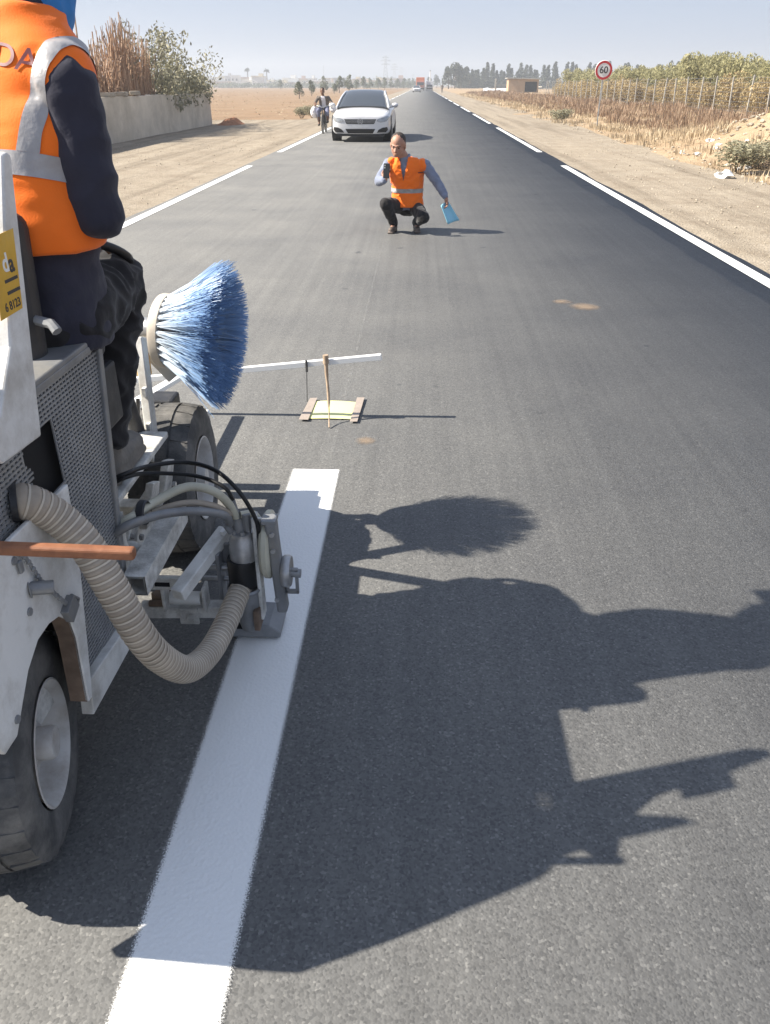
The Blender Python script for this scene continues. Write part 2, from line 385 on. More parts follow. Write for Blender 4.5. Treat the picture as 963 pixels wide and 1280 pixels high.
# ================================================================ PLANTS
def leaf_mat(name, c1, c2, trans=.25, rough=.6):
    m, nt, b = new_mat(name)
    g = N(nt, 'NewGeometry'); oi = N(nt, 'ObjectInfo')
    ad = N(nt, 'Math', operation='ADD'); nt.links.new(g.outputs['Random Per Island'], ad.inputs[0])
    ml = N(nt, 'Math', operation='MULTIPLY'); nt.links.new(oi.outputs['Random'], ml.inputs[0]); ml.inputs[1].default_value = .35
    nt.links.new(ml.outputs[0], ad.inputs[1])
    c = ramp(nt, ad.outputs[0], [(.05, c1), (1.0, c2)])
    nt.links.new(c, b.inputs['Base Color']); b.inputs['Roughness'].default_value = rough; b.inputs['Specular IOR Level'].default_value = .25
    tr = N(nt, 'BsdfTranslucent'); nt.links.new(c, tr.inputs[0]); mx = N(nt, 'MixShader'); mx.inputs[0].default_value = trans
    out = nt.nodes['Material Output']
    nt.links.new(b.outputs[0], mx.inputs[1]); nt.links.new(tr.outputs[0], mx.inputs[2]); nt.links.new(mx.outputs[0], out.inputs[0])
    return m
M['leaf_bush'] = leaf_mat('dusty_leaf', (.17, .165, .105), (.36, .335, .225))
M['leaf_green'] = leaf_mat('yellow_green_leaf', (.22, .215, .11), (.42, .39, .21), .4)
M['leaf_ocher'] = leaf_mat('ocher_leaf', (.30, .22, .11), (.46, .36, .19))
M['leaf_dark'] = leaf_mat('dark_needle', (.030, .040, .025), (.07, .08, .045), .15)
M['leaf_mid'] = leaf_mat('grey_green_leaf', (.08, .095, .055), (.17, .18, .105), .2)
M['straw'] = leaf_mat('straw', (.32, .245, .155), (.54, .44, .30), .2)
M['brownweed'] = leaf_mat('brown_weed', (.20, .13, .085), (.36, .25, .165), .2)
M['reed'] = leaf_mat('dry_reed', (.25, .145, .085), (.46, .30, .19), .05)
M['bark'] = mat('bark', (.12, .09, .065), .9, .3, 12, bump=.4)
def rv(r=1.0):
    while True:
        v = Vector((rnd.uniform(-1, 1), rnd.uniform(-1, 1), rnd.uniform(-1, 1)))
        if .02 < v.length <= 1: return v * r
def leaves(mb, c, rad, n, size, lift=0, shell=.35, long=1.0):
    c = Vector(c)
    for _ in range(n):
        d = rv(); l = d.length; d = d / l; k = max(l, shell + (1 - shell) * rnd.random() ** .6)
        p = c + Vector((d.x * rad[0], d.y * rad[1], d.z * rad[2])) * k
        nrm = (d * .6 + rv()).normalized(); a = nrm.cross(rv()).normalized(); b = nrm.cross(a)
        if lift: a = (a + Vector((0, 0, lift))).normalized(); b = nrm.cross(a).normalized()
        s = size * rnd.uniform(.6, 1.3)
        mb.add([p - a * s * long, p + b * s * .45, p + a * s * long, p - b * s * .45], [(0, 1, 2, 3)])
def limb(mb, a, b, r0, r1, wob=.1, n=5, k=6):
    a, b = Vector(a), Vector(b); L = (b - a).length
    pts = [a + (b - a) * (i / n) + (rv(wob * L * .3) if 0 < i < n else Vector()) for i in range(n + 1)]
    mb.tube(pts, [r0 + (r1 - r0) * i / n for i in range(n + 1)], k); return pts
def plant_meshes(fn, n): return [fn(i) for i in range(n)]
def tree_proto(seed, h, w, style, lm, nl=900, ls=.22):
    global rnd
    keep = rnd; rnd = random.Random(seed)
    tr = MB(); cr = MB()
    if style == 'conifer':
        limb(tr, (0, 0, 0), (0, 0, h * .95), h * .018, h * .003, .03, 6)
        n = 16
        for i in range(n):
            t = i / (n - 1); z = h * (.10 + .87 * t); rr = w * (.28 + .72 * (1 - t) ** .8) * (.75 + .5 * rnd.random())
            for q in range(3):
                a = rnd.uniform(0, 6.3); k = rr * .45 * rnd.uniform(.3, 1.2)
                leaves(cr, (k * math.cos(a), k * math.sin(a), z), (rr * .5, rr * .5, h * .055), nl // (n * 3), ls, .5, .2)
    else:
        base = limb(tr, (0, 0, 0), (rnd.uniform(-.1, .1) * w, 0, h * .30), h * .03, h * .018, .12, 5)
        for i in range(9):
            a = i * 2.4 + rnd.uniform(-.4, .4); t = rnd.uniform(.28, .97)
            e = Vector((math.cos(a) * w * .65 * (1.25 - t), math.sin(a) * w * .65 * (1.25 - t), h * t))
            limb(tr, base[-1] + Vector((0, 0, -h * .08 * rnd.random())), e, h * .012, h * .003, .15, 4, 5)
            rr = rnd.uniform(.26, .42)
            leaves(cr, e, (w * rr, w * rr, h * rr * rnd.uniform(.3, .55)), nl // 11, ls, 0, .1)
        leaves(cr, (0, 0, h * .72), (w * .45, w * .45, h * .22), nl // 6, ls)
    rnd = keep
    t = tr.build('trunk', M['bark'], None, 50, fix=False); c = cr.build('crown', lm, None, fix=False)
    return t, c
def plant_thing(name, proto, loc, s, rz, label, cat, group):
    r = thing(name, loc, label, cat, group, rz); r.scale = s if isinstance(s, tuple) else (s, s, s)
    for p in proto:
        c = p.copy(); col.objects.link(c); c.parent = r
    return r
def drop(protos):
    for p in protos:
        for o in p: bpy.data.objects.remove(o)
P_con = [tree_proto(100 + i, 9.5, 1.9, 'conifer', M['leaf_dark'], 1100, .34) for i in range(4)]
P_broad = [tree_proto(200 + i, 8.5, 3.4, 'broad', M['leaf_dark'], 1300, .36) for i in range(3)]
P_small = [tree_proto(300 + i, 4.2, 1.5, 'broad', M['leaf_mid'], 700, .20) for i in range(3)]
# windbreak of conifers far across the right-hand fields
for i in range(78):
    t = (i / 77) ** 1.25; x = 17 + 140 * t + rnd.uniform(-1.3, 1.3); y = 400 - 35 * t + rnd.uniform(-14, 14)
    plant_thing('conifer_tree', P_con[i % 4], (x, y, -.2), (1.35, 1.35, rnd.uniform(.62, 1.12)), rnd.uniform(0, 6), 'slim dark conifer in the hazy windbreak row behind the fenced grove', 'tree', 'conifers of the far windbreak')
for (x, y, s) in ((10.2, 345, .95), (13.0, 352, 1.12), (15.8, 360, .98), (8.6, 520, .8), (5.2, 640, .8), (20, 372, .75)):
    plant_thing('broadleaf_tree', P_broad[int(x * 3) % 3], (x, y, -.2), s, x, 'round dense dark tree standing beyond the far right end of the road', 'tree', 'dark round trees by the far road end')
# row of young trees left of the road, thinning out towards the town
for i, (px, Y, h) in enumerate(((373, 122, 2.3), (389, 150, 2.4), (405, 215, 3.6), (418, 190, 2.2), (424, 205, 3.5), (436, 225, 4.0), (446, 300, 3.6), (455, 310, 4.2), (463, 330, 4), (473, 350, 4.4), (481, 340, 4.2), (489, 380, 4.2), (497, 420, 4.6), (505, 440, 4.6), (511, 480, 4.8), (350, 360, 3.8), (430, 420, 4.6), (517, 560, 5.5), (522, 600, 5.8))):
    plant_thing('young_tree', P_small[i % 3], ((px - 528) * Y / 1105, Y, -.2), h / 4.2, i * 1.3, ('lone sapling standing apart in the dry field behind the bicycle rider' if i == 0 else 'second sapling in the dry field between the bicycle rider and the town' if i == 1 else 'thin young roadside tree standing in the dry field on the way to town'), 'tree', 'young trees along the left field')
# shrubs behind the fence
def shrub_proto(seed, h, w, lm, nl, ls, upright):
    global rnd
    keep = rnd; rnd = random.Random(seed); tr = MB(); cr = MB()
    for i in range(9):
        a = i * .7 + rnd.uniform(-.3, .3); k = rnd.uniform(.2, 1) * w
        e = Vector((math.cos(a) * k, math.sin(a) * k, h * rnd.uniform(.62, .98)))
        limb(tr, (e.x * .2, e.y * .2, 0), e, .02, .006, .1, 4, 4)
        leaves(cr, e * .92, (w * .38, w * .38, h * .2), nl // 14, ls, upright)
        leaves(cr, e * .6, (w * .42, w * .42, h * .25), nl // 18, ls, upright)
    rnd = keep
    return tr.build('stem', M['bark'], None, fix=False), cr.build('foliage', lm, None, fix=False)
P_sh = [shrub_proto(400 + i, 2.9, 1.15, M['leaf_green'], 2600, .085, 1.0) for i in range(4)]
P_lb = [shrub_proto(550 + i, 2.4, 1.0, M['leaf_bush'], 1500, .09, .4) for i in range(2)]
P_oc = [shrub_proto(500 + i, 1.75, .8, M['leaf_ocher'], 1500, .06, .6) for i in range(3)]
for r_, (X, step) in enumerate(((17.6, 2.0), (20.6, 2.6), (24.5, 3.2), (30, 4.5))):
    y = 33 + r_ * 1.4
    while y < 108:
        s = rnd.uniform(.8, 1.08) * (1 + .05 * r_)
        plant_thing('leafy_shrub', P_sh[rnd.randrange(4)], (X + rnd.uniform(-.5, .5), y, verge_z(18, y) - .2), s, rnd.uniform(0, 6), 'tall yellow green shrub in the ' + ('first row behind the ocher shrubs of the fence', 'second row back from the post fence', 'third row back from the post fence', 'hindmost row of the fenced grove')[r_], 'shrub', 'green shrubs of the fenced grove, row %d' % (r_ + 1))
        y += step * rnd.uniform(.85, 1.25) * (1 + y / 160)
y = 31
while y < 104:
    plant_thing('ocher_shrub', P_oc[rnd.randrange(3)], (15.6 + rnd.uniform(-.4, .5), y, verge_z(15.6, y) - .05), rnd.uniform(.8, 1.12), rnd.uniform(0, 6), 'dry ocher shrub pressed against the inside of the post fence', 'shrub', 'ocher shrubs along the fence')
    y += rnd.uniform(1.3, 2.2) * (1 + y / 200)
for (x, y, s) in ((6.6, 17.8, .40), (7.3, 18.6, .36), (6.7, 42, .40), (-5.9, 47.5, .45), (-6.8, 49, .36)):
    lab = ('low grey green bush just behind white litter at the gravel edge' if y < 18 else 'smaller dusty bush tucked behind the low bush by the litter') if y < 20 else ('small dusty bush among straw below the speed sign' if x > 0 else ('small round bush on the sandy edge beside the loaded bicycle' if y < 48 else 'lower bush behind the round one on the left field edge'))
    plant_thing('low_bush', P_lb[int(y) % 2], (x, y, (verge_z(x, y) if x > 0 else -.12)), (s * 1.5, s * 1.5, s * .62), y, lab, 'bush', None)
# dry weeds on the right verge
def weeds(name, m, n, xr, yr, h, label, dens=1.0, thin=.008, clump=18):
    mb = MB()
    for _ in range(n):
        u = rnd.random(); y = yr[0] * (yr[1] / yr[0]) ** (u ** .85); x = rnd.uniform(*xr)
        if nz(x, y, .45, 11) < -.18 or (abs((x - 10.7) / 2.3) < 1 and abs((y - 22) / 5.0) < 1): continue
        if x < 7.2 and rnd.random() < .6: continue
        z = verge_z(x, y); hh = h * rnd.uniform(.45, 1.15) * (.8 + .6 * nz(x, y, .3, 21))
        k = 1 + y / 60
        for q in range(int(clump)):
            a = rnd.uniform(0, 6.3); d = Vector((math.cos(a), math.sin(a), 0)); b = Vector((x, y, z)) + d * rnd.uniform(0, .24) * k
            L = hh * rnd.uniform(.5, 1.1); tip = b + d * L * rnd.uniform(.05, .5) + Vector((0, 0, L)); s = d.cross(Vector((0, 0, 1))) * thin * k * rnd.uniform(.6, 1.4)
            mid = (b + tip) * .5 + Vector((0, 0, L * .08))
            mb.add([b - s * .6, b + s * .6, mid + s, tip, mid - s], [(0, 1, 2, 4), (4, 2, 3)])
    o = mb.build(name, m, fix=False); kind(o, 'stuff'); tag(o, label, 'weeds'); return o
weeds('dry_grass', M['straw'], 4200, (6.3, 15.2), (11, 170), .31, 'pale straw coloured dry grass covering the verge right of the road')
weeds('brown_weeds', M['brownweed'], 2400, (8.6, 15.0), (24, 170), .58, 'tall brown dead weeds in front of the post fence')
def stubble():
    mb = MB()
    for _ in range(900):
        y = 44 * (260 / 44) ** rnd.random(); x = -7.5 - rnd.random() ** 1.3 * (14 + y * .55)
        k = .6 + y / 55; b = Vector((x, y, -.16)); h = rnd.uniform(.02, .05) * min(k, 1.6)
        for q in range(4):
            a = rnd.uniform(0, 6.3); s = Vector((math.cos(a), math.sin(a), 0)) * .03 * k
            t = b + rv(.2 * k); t.z = -.16 + h; mb.add([b - s, b + s, t], [(0, 1, 2)])
    o = mb.build('stubble', M['straw'], fix=False); kind(o, 'stuff'); tag(o, 'short dry stubble on the wide left field', 'stubble')
stubble()
# far wood around the town, a single hazy mass
def far_wood():
    mb = MB()
    for i in range(210):
        y = rnd.uniform(640, 800); x = -190 + 185 * rnd.random(); r = rnd.uniform(2.0, 3.6)
        leaves(mb, (x, y, rnd.uniform(1.0, 3.2)), (r * 1.4, r, r * rnd.uniform(.55, 1.15)), 30, 1.0)
    for i in range(260):
        y = rnd.uniform(520, 565); x = -150 + 146 * rnd.random(); r = rnd.uniform(1.0, 2.3)
        leaves(mb, (x, y, rnd.uniform(.6, 1.6)), (r * 1.6, r, r * rnd.uniform(.7, 1.2)), 26, .6)
    for i in range(120):
        y = rnd.uniform(820, 960); x = -60 + 300 * rnd.random(); r = rnd.uniform(2.5, 5)
        leaves(mb, (x, y, rnd.uniform(1.5, 5)), (r * 1.5, r, r), 26, 1.2)
    for i in range(150):
        x = 12 + 170 * rnd.random(); y = 425 + rnd.uniform(-8, 14); r = rnd.uniform(2, 3.4)
        leaves(mb, (x, y, rnd.uniform(1.2, 3.6)), (r * 1.3, r, r), 40, .7)
    o = mb.build('far_wood', M['leaf_mid'], fix=False); kind(o, 'stuff'); tag(o, 'distant hazy belt of trees around the low white town', 'trees')
far_wood()
# ---- bush and reeds behind the wall
def wall_bush():
    t = thing('overhanging_bush', (-10.6, 33.5, 0), 'dusty sprawling bush with small leaves hanging over the concrete wall', 'bush')
    tr = MB(); cr = MB()
    for i in range(62):
        b = Vector((rnd.uniform(-11.3, -10.2), rnd.uniform(31.5, 39.5), .2))
        e = Vector((b.x + rnd.uniform(-.5, 1.3), b.y + rnd.uniform(-1.2, 1.8), rnd.uniform(1.6, 3.3) - .13 * abs(b.y - 34)))
        p = limb(tr, b, e, .03, .006, .18, 6, 5)
        for q in p[2:]:
            leaves(cr, q, (.42, .45, .34), 22, .085, 0, .1)
        tw = e + Vector((rnd.uniform(-.3, .4), rnd.uniform(-.4, .4), rnd.uniform(.2, .55))); limb(tr, e, tw, .008, .003, .1, 3, 4)
        leaves(cr, e + (tw - e) * .6, (.22, .22, .3), 14, .075, 0, .1)
    for i in range(26):                                         # spill over the wall top
        c = (rnd.uniform(-9.75, -9.35), rnd.uniform(33, 38.9), rnd.uniform(.9, 1.75)); leaves(cr, c, (.3, .5, .33), 42, .085, -.3, .1)
    tr.build('branch', M['bark'], t, 50, fix=False); cr.build('foliage', M['leaf_bush'], t, fix=False)
wall_bush()
def reeds():
    t = thing('reed_stack', (-10.4, 27.5, 0), 'upright stack of dry brown reeds leaning behind the concrete wall', 'reeds')
    mb = MB()
    for i in range(620):
        y = rnd.uniform(26.0, 32.6); x = rnd.uniform(-10.8, -9.95); h = (rnd.uniform(1.7, 2.6) if y < 28.8 else rnd.uniform(2.0, 3.3)) + .3 * math.sin(y * 1.7)
        mb.tube([(x, y, .1), (x + rnd.uniform(-.1, .1), y + rnd.uniform(-.1, .1), h * .6), (x + rnd.uniform(-.2, .2), y + rnd.uniform(-.35, .5), h)], [.018, .017, .010], 4)
    for (y, h, dy) in ((25.0, 3.3, .3), (25.9, 3.2, -.4), (26.4, 3.6, .3), (27.6, 3.0, .3), (30.4, 3.7, .2)):
        mb.tube([(-10.3, y, .1), (-10.3, y + dy * .5, h * .6), (-10.3, y + dy, h)], [.03, .028, .02], 5)
    kind(mb.build('reed', M['reed'], t, fix=False), 'stuff')
reeds()
# ================================================================ BUILT THINGS
M['plaster'] = mat('weathered_plaster', (.58, .51, .41), .9, .14, 1.2, dirt=(.36, .30, .22), dscale=.9, damt=.5, bump=.4, bscale=14)
def concrete_wall():
    t = thing('concrete_wall', (-9.6, 31, 0), 'low weathered plaster wall beside the sandy lot under a bush', 'wall')
    mb = MB(); ny, nzv = 80, 8; vs = []; fs = []
    top = lambda y: 1.22 + .04 * nz(0, y, .5) + .03 * nz(2, y, 2.5)
    for s, x0 in ((1, -9.46), (-1, -9.72)):
        for j in range(ny + 1):
            y = 20 + 18.8 * j / ny
            for i in range(nzv + 1):
                z = -.2 + (top(y) + .2) * i / nzv; vs.append((x0 + .015 * nz(y, z * 3, .9, s), y, z))
    n = (ny + 1) * (nzv + 1)
    for j in range(ny):
        for i in range(nzv):
            a = j * (nzv + 1) + i; fs += [(a, a + nzv + 1, a + nzv + 2, a + 1), (n + a + 1, n + a + nzv + 2, n + a + nzv + 1, n + a)]
        a = j * (nzv + 1) + nzv; fs.append((a, a + nzv + 1, n + a + nzv + 1, n + a))
    for j in (0, ny):
        for i in range(nzv):
            a = j * (nzv + 1) + i; fs.append((a, a + 1, n + a + 1, n + a) if j == 0 else (a + 1, a, n + a, n + a + 1))
    mb.add(vs, fs).build('wall_face', M['plaster'], t, 40)
    # return wall behind
    mb = MB(); mb.box((-12.2, 38.67, .5), (4.94, .24, 1.38)); mb.build('return_wall', M['plaster'], t, bevel=.02)
    for k in range(3):
        mb = MB(); mb.box((-9.6, 26.5 + k * 1.25, 1.285 + .012 * k), (.34, .46 + .1 * k, .12), Matrix.Rotation(.2 * k, 3, 'Z')); mb.build('loose_block', M['stone'], t, bevel=.02)
concrete_wall()
mb = MB(); vs = []; fs = []
o = sheet('dirt_heap', -9.3, -7.6, 37.2, 41.5, 22, 30, lambda x, y: -.1 + max(0, .34 * math.exp(-((x + 8.7) / .45) ** 2 - ((y - 39.2) / 1.0) ** 2)) * (1 + .5 * nz(x, y, 3)) + .02 * nz(x, y, 4), M['redsoil'])
kind(o, 'structure')
# ---- fence
M['concrete_post'] = mat('pale_concrete', (.38, .36, .32), .85, .12, 6, bump=.2)
M['wire'] = mat('galvanised_wire', (.22, .22, .22), .5, .1, metal=.5)
def fence():
    t = thing('post_fence', (14.5, 30, 0), 'long wire fence on pale concrete posts along the grove', 'fence')
    ys = []; y = 28
    src = None
    while y < 104:
        ys.append(y)
        x = 14.5 + .06 * nz(0, y, 1); z = verge_z(x, y)
        if src is None:
            mb = MB(); mb.bar((0, 0, -.3), (0, 0, 1.72), .062, .062)
            src = mb.build('fence_post', M['concrete_post'], t, bevel=.01)
            p = src
        else:
            p = src.copy(); col.objects.link(p)
        p.location = (x, y, z); p.rotation_euler = (rnd.uniform(-.05, .05), rnd.uniform(-.06, .06), 0)
        y += 2.3
    mb = MB()
    for k in range(9):
        pts = [(14.5, yy, verge_z(14.5, yy) + .12 + k * .19) for yy in ys]; mb.tube(pts, .006, 4)
    y = 28.2
    while y < 70:
        z = verge_z(14.5, y); mb.bar((14.5, y, z + .1), (14.5, y, z + 1.66), .006, .006); y += .3
    kind(mb.build('wire_mesh', M['wire'], t, fix=False), 'stuff')
fence()
# ---- speed sign
def text_mesh(txt, size, name, m, parent, mat4, extrude=.001, bold=0, sx=1):
    cu = bpy.data.curves.new(name, 'FONT'); cu.body = txt; cu.size = size; cu.extrude = extrude; cu.align_x = 'CENTER'; cu.align_y = 'CENTER'; cu.offset = bold
    ob = bpy.data.objects.new(name, cu); col.objects.link(ob)
    dg = bpy.context.evaluated_depsgraph_get(); me = bpy.data.meshes.new_from_object(ob.evaluated_get(dg)); bpy.data.objects.remove(ob)
    me.transform(mat4 @ Matrix.Diagonal((sx, 1, 1, 1))); me.materials.clear(); me.materials.append(m)
    return link(name, me, parent)
M['sign_red'] = mat('sign_red', (.50, .03, .035), .4, .05)
M['sign_white'] = mat('sign_white', (.78, .78, .76), .4, .03)
M['sign_black'] = mat('sign_black', (.02, .02, .02), .4, .03)
M['galv'] = mat('galvanised_steel', (.35, .36, .36), .45, .1, metal=.5)
def speed_sign():
    X, Y = 7.25, 36; t = thing('speed_sign', (X, Y, 0), 'round red and white speed limit sign reading 60 on a post', 'sign')
    z = 2.06
    mb = MB(); mb.bar((X, Y + .05, -.2), (X, Y + .05, z + .25), .06, .04); mb.build('post', M['galv'], t, bevel=.006)
    d = MB(); d.lathe([(0, Y - .012), (.335, Y - .012), (.345, Y), (.335, Y + .014), (0, Y + .014)], (X, 0, z), 'Y', 40); dd = d.build('disc', M['sign_white'], t, 40)
    r = MB(); r.lathe([(.25, Y - .013), (.25, Y - .017), (.333, Y - .017), (.333, Y - .013)], (X, 0, z), 'Y', 40); r.build('red_ring', M['sign_red'], dd, 40)
    text_mesh('60', .34, 'numeral', M['sign_black'], dd, Matrix.Translation((X, Y - .022, z)) @ Matrix.Rotation(R(90), 4, 'X'), .003, .004)
speed_sign()
# ---- shed, frames, white sheet tunnel by the grove
M['adobe'] = mat('mud_plaster', (.42, .30, .19), .9, .15, 2, dirt=(.3, .22, .15), damt=.3, bump=.3)
def shed():
    X, Y = 19.6, 172; t = thing('roadside_shed', (X, Y, 0), 'small mud plaster shed with a dark opening beside the grove', 'shed')
    w = MB(); w.box((X, Y + 2, 1.15), (5.8, 4, 2.7)); w.build('wall', M['adobe'], t, bevel=.03)
    r = MB(); r.box((X, Y + 1.95, 2.58), (6.5, 4.7, .14), Matrix.Rotation(R(1.5), 3, 'Y')); r.build('roof', M['concrete_post'], t, bevel=.02)
    o = MB(); o.box((X + 1.45, Y - .02, 1.2), (2.3, .1, 1.7)); o.build('opening', M['black'], t)
    d = MB(); d.box((X - 1.5, Y - .02, .9), (.9, .08, 1.9)); d.build('door', M['adobe'], t)
shed()
M['sheet'] = mat('white_plastic_sheet', (.62, .63, .64), .5, .1, 2)
for (x, y, L, lab) in ((16.4, 195, 6, 'white plastic sheeting heap beside the pale goal like posts'), (26.6, 165, 3, 'white plastic sheeting behind the mud shed')):
    mb = MB(); vs = []; fs = []
    for j in range(13):
        for i in range(15):
            a = math.pi * i / 14; u = j / 12 - .5
            vs.append((x + u * L, y - math.cos(a) * 1.2, -.2 + math.sin(a) * (1.0 + .45 * nz(u * L, i, .7, 3))))
    for j in range(12):
        for i in range(14): k = j * 15 + i; fs.append((k, k + 1, k + 16, k + 15))
    tag(mb.add(vs, fs).build('plastic_sheeting', M['sheet'], smooth=60), lab, 'sheeting')
t = thing('goal_frame', (16.8, 190, 0), 'pair of pale posts with a crossbar near the shed', 'frame')
for x in (15.7, 18.3):
    mb = MB(); mb.bar((x, 190, -.2), (x, 190, 2.7), .3, .3); mb.build('post', M['concrete_post'], t, bevel=.03)
mb = MB(); mb.bar((15.7, 190, 1.5), (18.3, 190, 1.5), .12, .12); mb.build('crossbar', M['concrete_post'], t)
mb = MB(); mb.bar((18.3, 190, 1.2), (24.0, 178, 1.2), .12, .2); mb.build('rail', M['concrete_post'], t)
t = thing('roadside_post', (4.9, 330, 0), 'tall white post standing at the far end of the road', 'post')
mb = MB(); mb.tube([(2.9, 330, -.2), (2.9, 330, 6)], [.22, .16], 10); mb.build('shaft', M['sign_white'], t, 40)
mb = MB(); mb.box((2.9, 330, 6.1), (.5, .5, .25)); mb.build('cap', M['galv'], t)

# ---- town houses
HM = [mat('limewash_%s' % n, c, .9, .06, .3) for n, c in (('white', (.72, .71, .68)), ('cream', (.62, .55, .42)), ('pink', (.52, .40, .33)), ('grey', (.50, .50, .49)))]
M['winglass'] = mat('dark_window', (.05, .055, .06), .3, .1)
HN = ['white', 'cream', 'pinkish', 'grey']
def house(x, y, w, d, h, mi, idx):
    t = thing('town_house', (x, y, 0), '%s flat roofed house in the distant town beyond the field' % HN[mi], 'house', 'houses of the distant town, %s' % HN[mi])
    a = MB(); a.box((x, y, h / 2 - .2), (w, d, h + .4)); a.build('wall', HM[mi], t)
    r = MB(); r.box((x, y - .1, h + .25), (w + .3, d + .3, .45)); 
    if idx % 3 == 0: r.box((x + w * .2, y, h + 1.3), (w * .35, d * .4, 1.7))
    r.build('roof', HM[(mi + 1) % 4 if idx % 2 else mi], t)
    nfl = max(1, int(h / 3)); nw = max(2, int(w / 2.6))
    for f in range(nfl):
        for k in range(nw):
            m_ = MB(); m_.box((x - w / 2 + w * (k + .5) / nw, y - d / 2 - .02, 1.6 + f * 3), (1.1, .12, 1.3)); m_.build('window', M['winglass'], t)
hr = random.Random(21)
for i in range(56):
    px = 258 + 248 * (i + hr.uniform(-.3, .3)) / 56; Y = hr.uniform(570, 640)
    house((px - 528) * Y / 1105, Y, hr.uniform(4, 11), 8, hr.choice((2.8, 3.2, 3.6, 4.6, 5.6, 6.4)) * (1.05 if px < 340 else .8), hr.choice((0, 0, 0, 1, 1, 2, 3)), i)
# ---- palms
def palm(x, y, h):
    t = thing('palm_tree', (x, y, 0), 'tall fan palm rising above the distant town', 'tree', 'palms above the town')
    a = MB(); limb(a, (x, y, -.2), (x + .3, y, h), .45, .32, .02, 6, 8); a.build('trunk', M['bark'], t, 50, fix=False)
    b = MB()
    for i in range(60):
        d = rv().normalized(); d.z = abs(d.z) * 1.1 - .25; d.normalize(); L = rnd.uniform(1.9, 2.8); s = d.cross(Vector((0, 0, 1))).normalized() * .5; c = Vector((x + .3, y, h))
        b.add([c, c + d * L * .6 + s, c + d * L + Vector((0, 0, -.4)), c + d * L * .6 - s], [(0, 1, 2, 3)])
    b.build('crown', M['leaf_dark'], t, fix=False)
palm(-124, 625, 10.2); palm(-110, 623, 9.8)
# ---- pylons
def pylon(x, y, h, w):
    t = thing('power_pylon', (x, y, 0), 'steel lattice power pylon far beyond the road on the skyline', 'pylon', 'distant lattice pylons')
    a = MB(); q = .22 * h / 20
    for sx in (-1, 1):
        for sy in (-1, 1): a.bar((x + sx * w, y + sy * w, -.2), (x + sx * w * .14, y + sy * w * .14, h), q, q)
    for i in range(9):
        z0, z1 = h * i / 9, h * (i + 1) / 9; k0, k1 = w * (1 - .86 * i / 9), w * (1 - .86 * (i + 1) / 9)
        for s in (-1, 1):
            a.bar((x - s * k0, y - k0, z0), (x + s * k1, y - k1, z1), q * .7, q * .7); a.bar((x - s * k0, y + k0, z0), (x + s * k1, y + k1, z1), q * .7, q * .7)
    a.build('tower', M['galv'], t, fix=False)
    for z, L in ((.72, .16), (.83, .2), (.93, .13)):
        b = MB(); b.bar((x - L * h, y, z * h), (x + L * h, y, z * h), q * 1.6, q * 1.6); b.bar((x - L * h, y, z * h), (x, y, z * h + .05 * h), q, q); b.bar((x + L * h, y, z * h), (x, y, z * h + .05 * h), q, q); b.build('crossarm', M['galv'], t, fix=False)
pylon(-41.5, 1000, 30, 3.2); pylon(-41, 1300, 29, 3.2); pylon(-36, 1500, 28, 3.2); pylon(-15, 1500, 18, 2.4)
mb = MB(); mb.tube([(-89, 800, -.2), (-89, 800, 17)], [.35, .15], 6); tag(mb.build('radio_mast', M['galv'], smooth=50), 'thin radio mast above the distant town roofs', 'mast')
# ---- litter
M['litter'] = mat('white_litter', (.66, .66, .65), .6, .12, 20)
for i in range(16):
    y = rnd.uniform(14.5, 24); x = 6.2 + rnd.uniform(0, 1.5) + (y - 14) * .05
    if i == 0: x, y = 5.9, 16.6
    s = rnd.uniform(.07, .13) * (1.9 if i == 0 else 1)
    bm = bmesh.new(); bmesh.ops.create_icosphere(bm, subdivisions=2, radius=1)
    for v in bm.verts: v.co *= .7 + .9 * mnoise.noise(v.co * 2.2 + Vector((i * 5, 0, 0))); v.co.z *= .6
    for v in bm.verts: v.co = v.co * s + Vector((x, y, verge_z(x, y) + s * .35 if x > 6.1 else .02))
    me = bpy.data.meshes.new('plastic_litter'); bm.to_mesh(me); bm.free(); me.materials.append(M['litter'])
    o = link('plastic_litter', me); tag(o, 'crumpled white plastic bag at the foot of the low bush' if i == 0 else 'scrap of white litter lying among stones and straw on the verge', 'litter', None if i == 0 else 'litter on the verge')
# ================================================================ MACHINE
mc = thing('line_marking_machine', (-1.0, 1.8, 0), 'dirty white road marking machine with hoses, rotary brush and paint gun', 'marking machine')
YZ = lambda u, v, d: (d, u, v)
def panel(name, poly, x0, x1, m, parent=mc, bevel=.003):
    mb = MB(); mb.prism(poly, (x0, x1), YZ); return mb.build(name, m, parent, bevel=bevel)
# engine bay behind the perforated sheet
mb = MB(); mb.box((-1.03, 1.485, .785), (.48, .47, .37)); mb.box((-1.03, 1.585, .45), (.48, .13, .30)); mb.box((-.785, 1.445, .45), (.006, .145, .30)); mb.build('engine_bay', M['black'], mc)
mb = MB(); mb.box((-1.0, 1.535, 1.026), (.485, .50, .014)); mb.build('top_plate', M['grey'], mc, bevel=.004)
def yr(z): return 1.648 + (1.782 - 1.648) * (z - .265) / (1.017 - .265)
mb = MB(); XG = -.768; hole = (1.372, 1.492, .785, .935)
def hbar(z, a, b): mb.box((XG, (a + b) / 2, z), (.003, b - a, .0052))
z = .275
while z < 1.018:
    a, b = (1.16 if z > .60 else 1.372), yr(z) - .004
    if hole[2] < z < hole[3]:
        hbar(z, a, hole[0] - .03 * math.sin(z * 40) ** 2); hbar(z, hole[1] + .004, b)
    else: hbar(z, a, b)
    z += .0102
y = 1.165
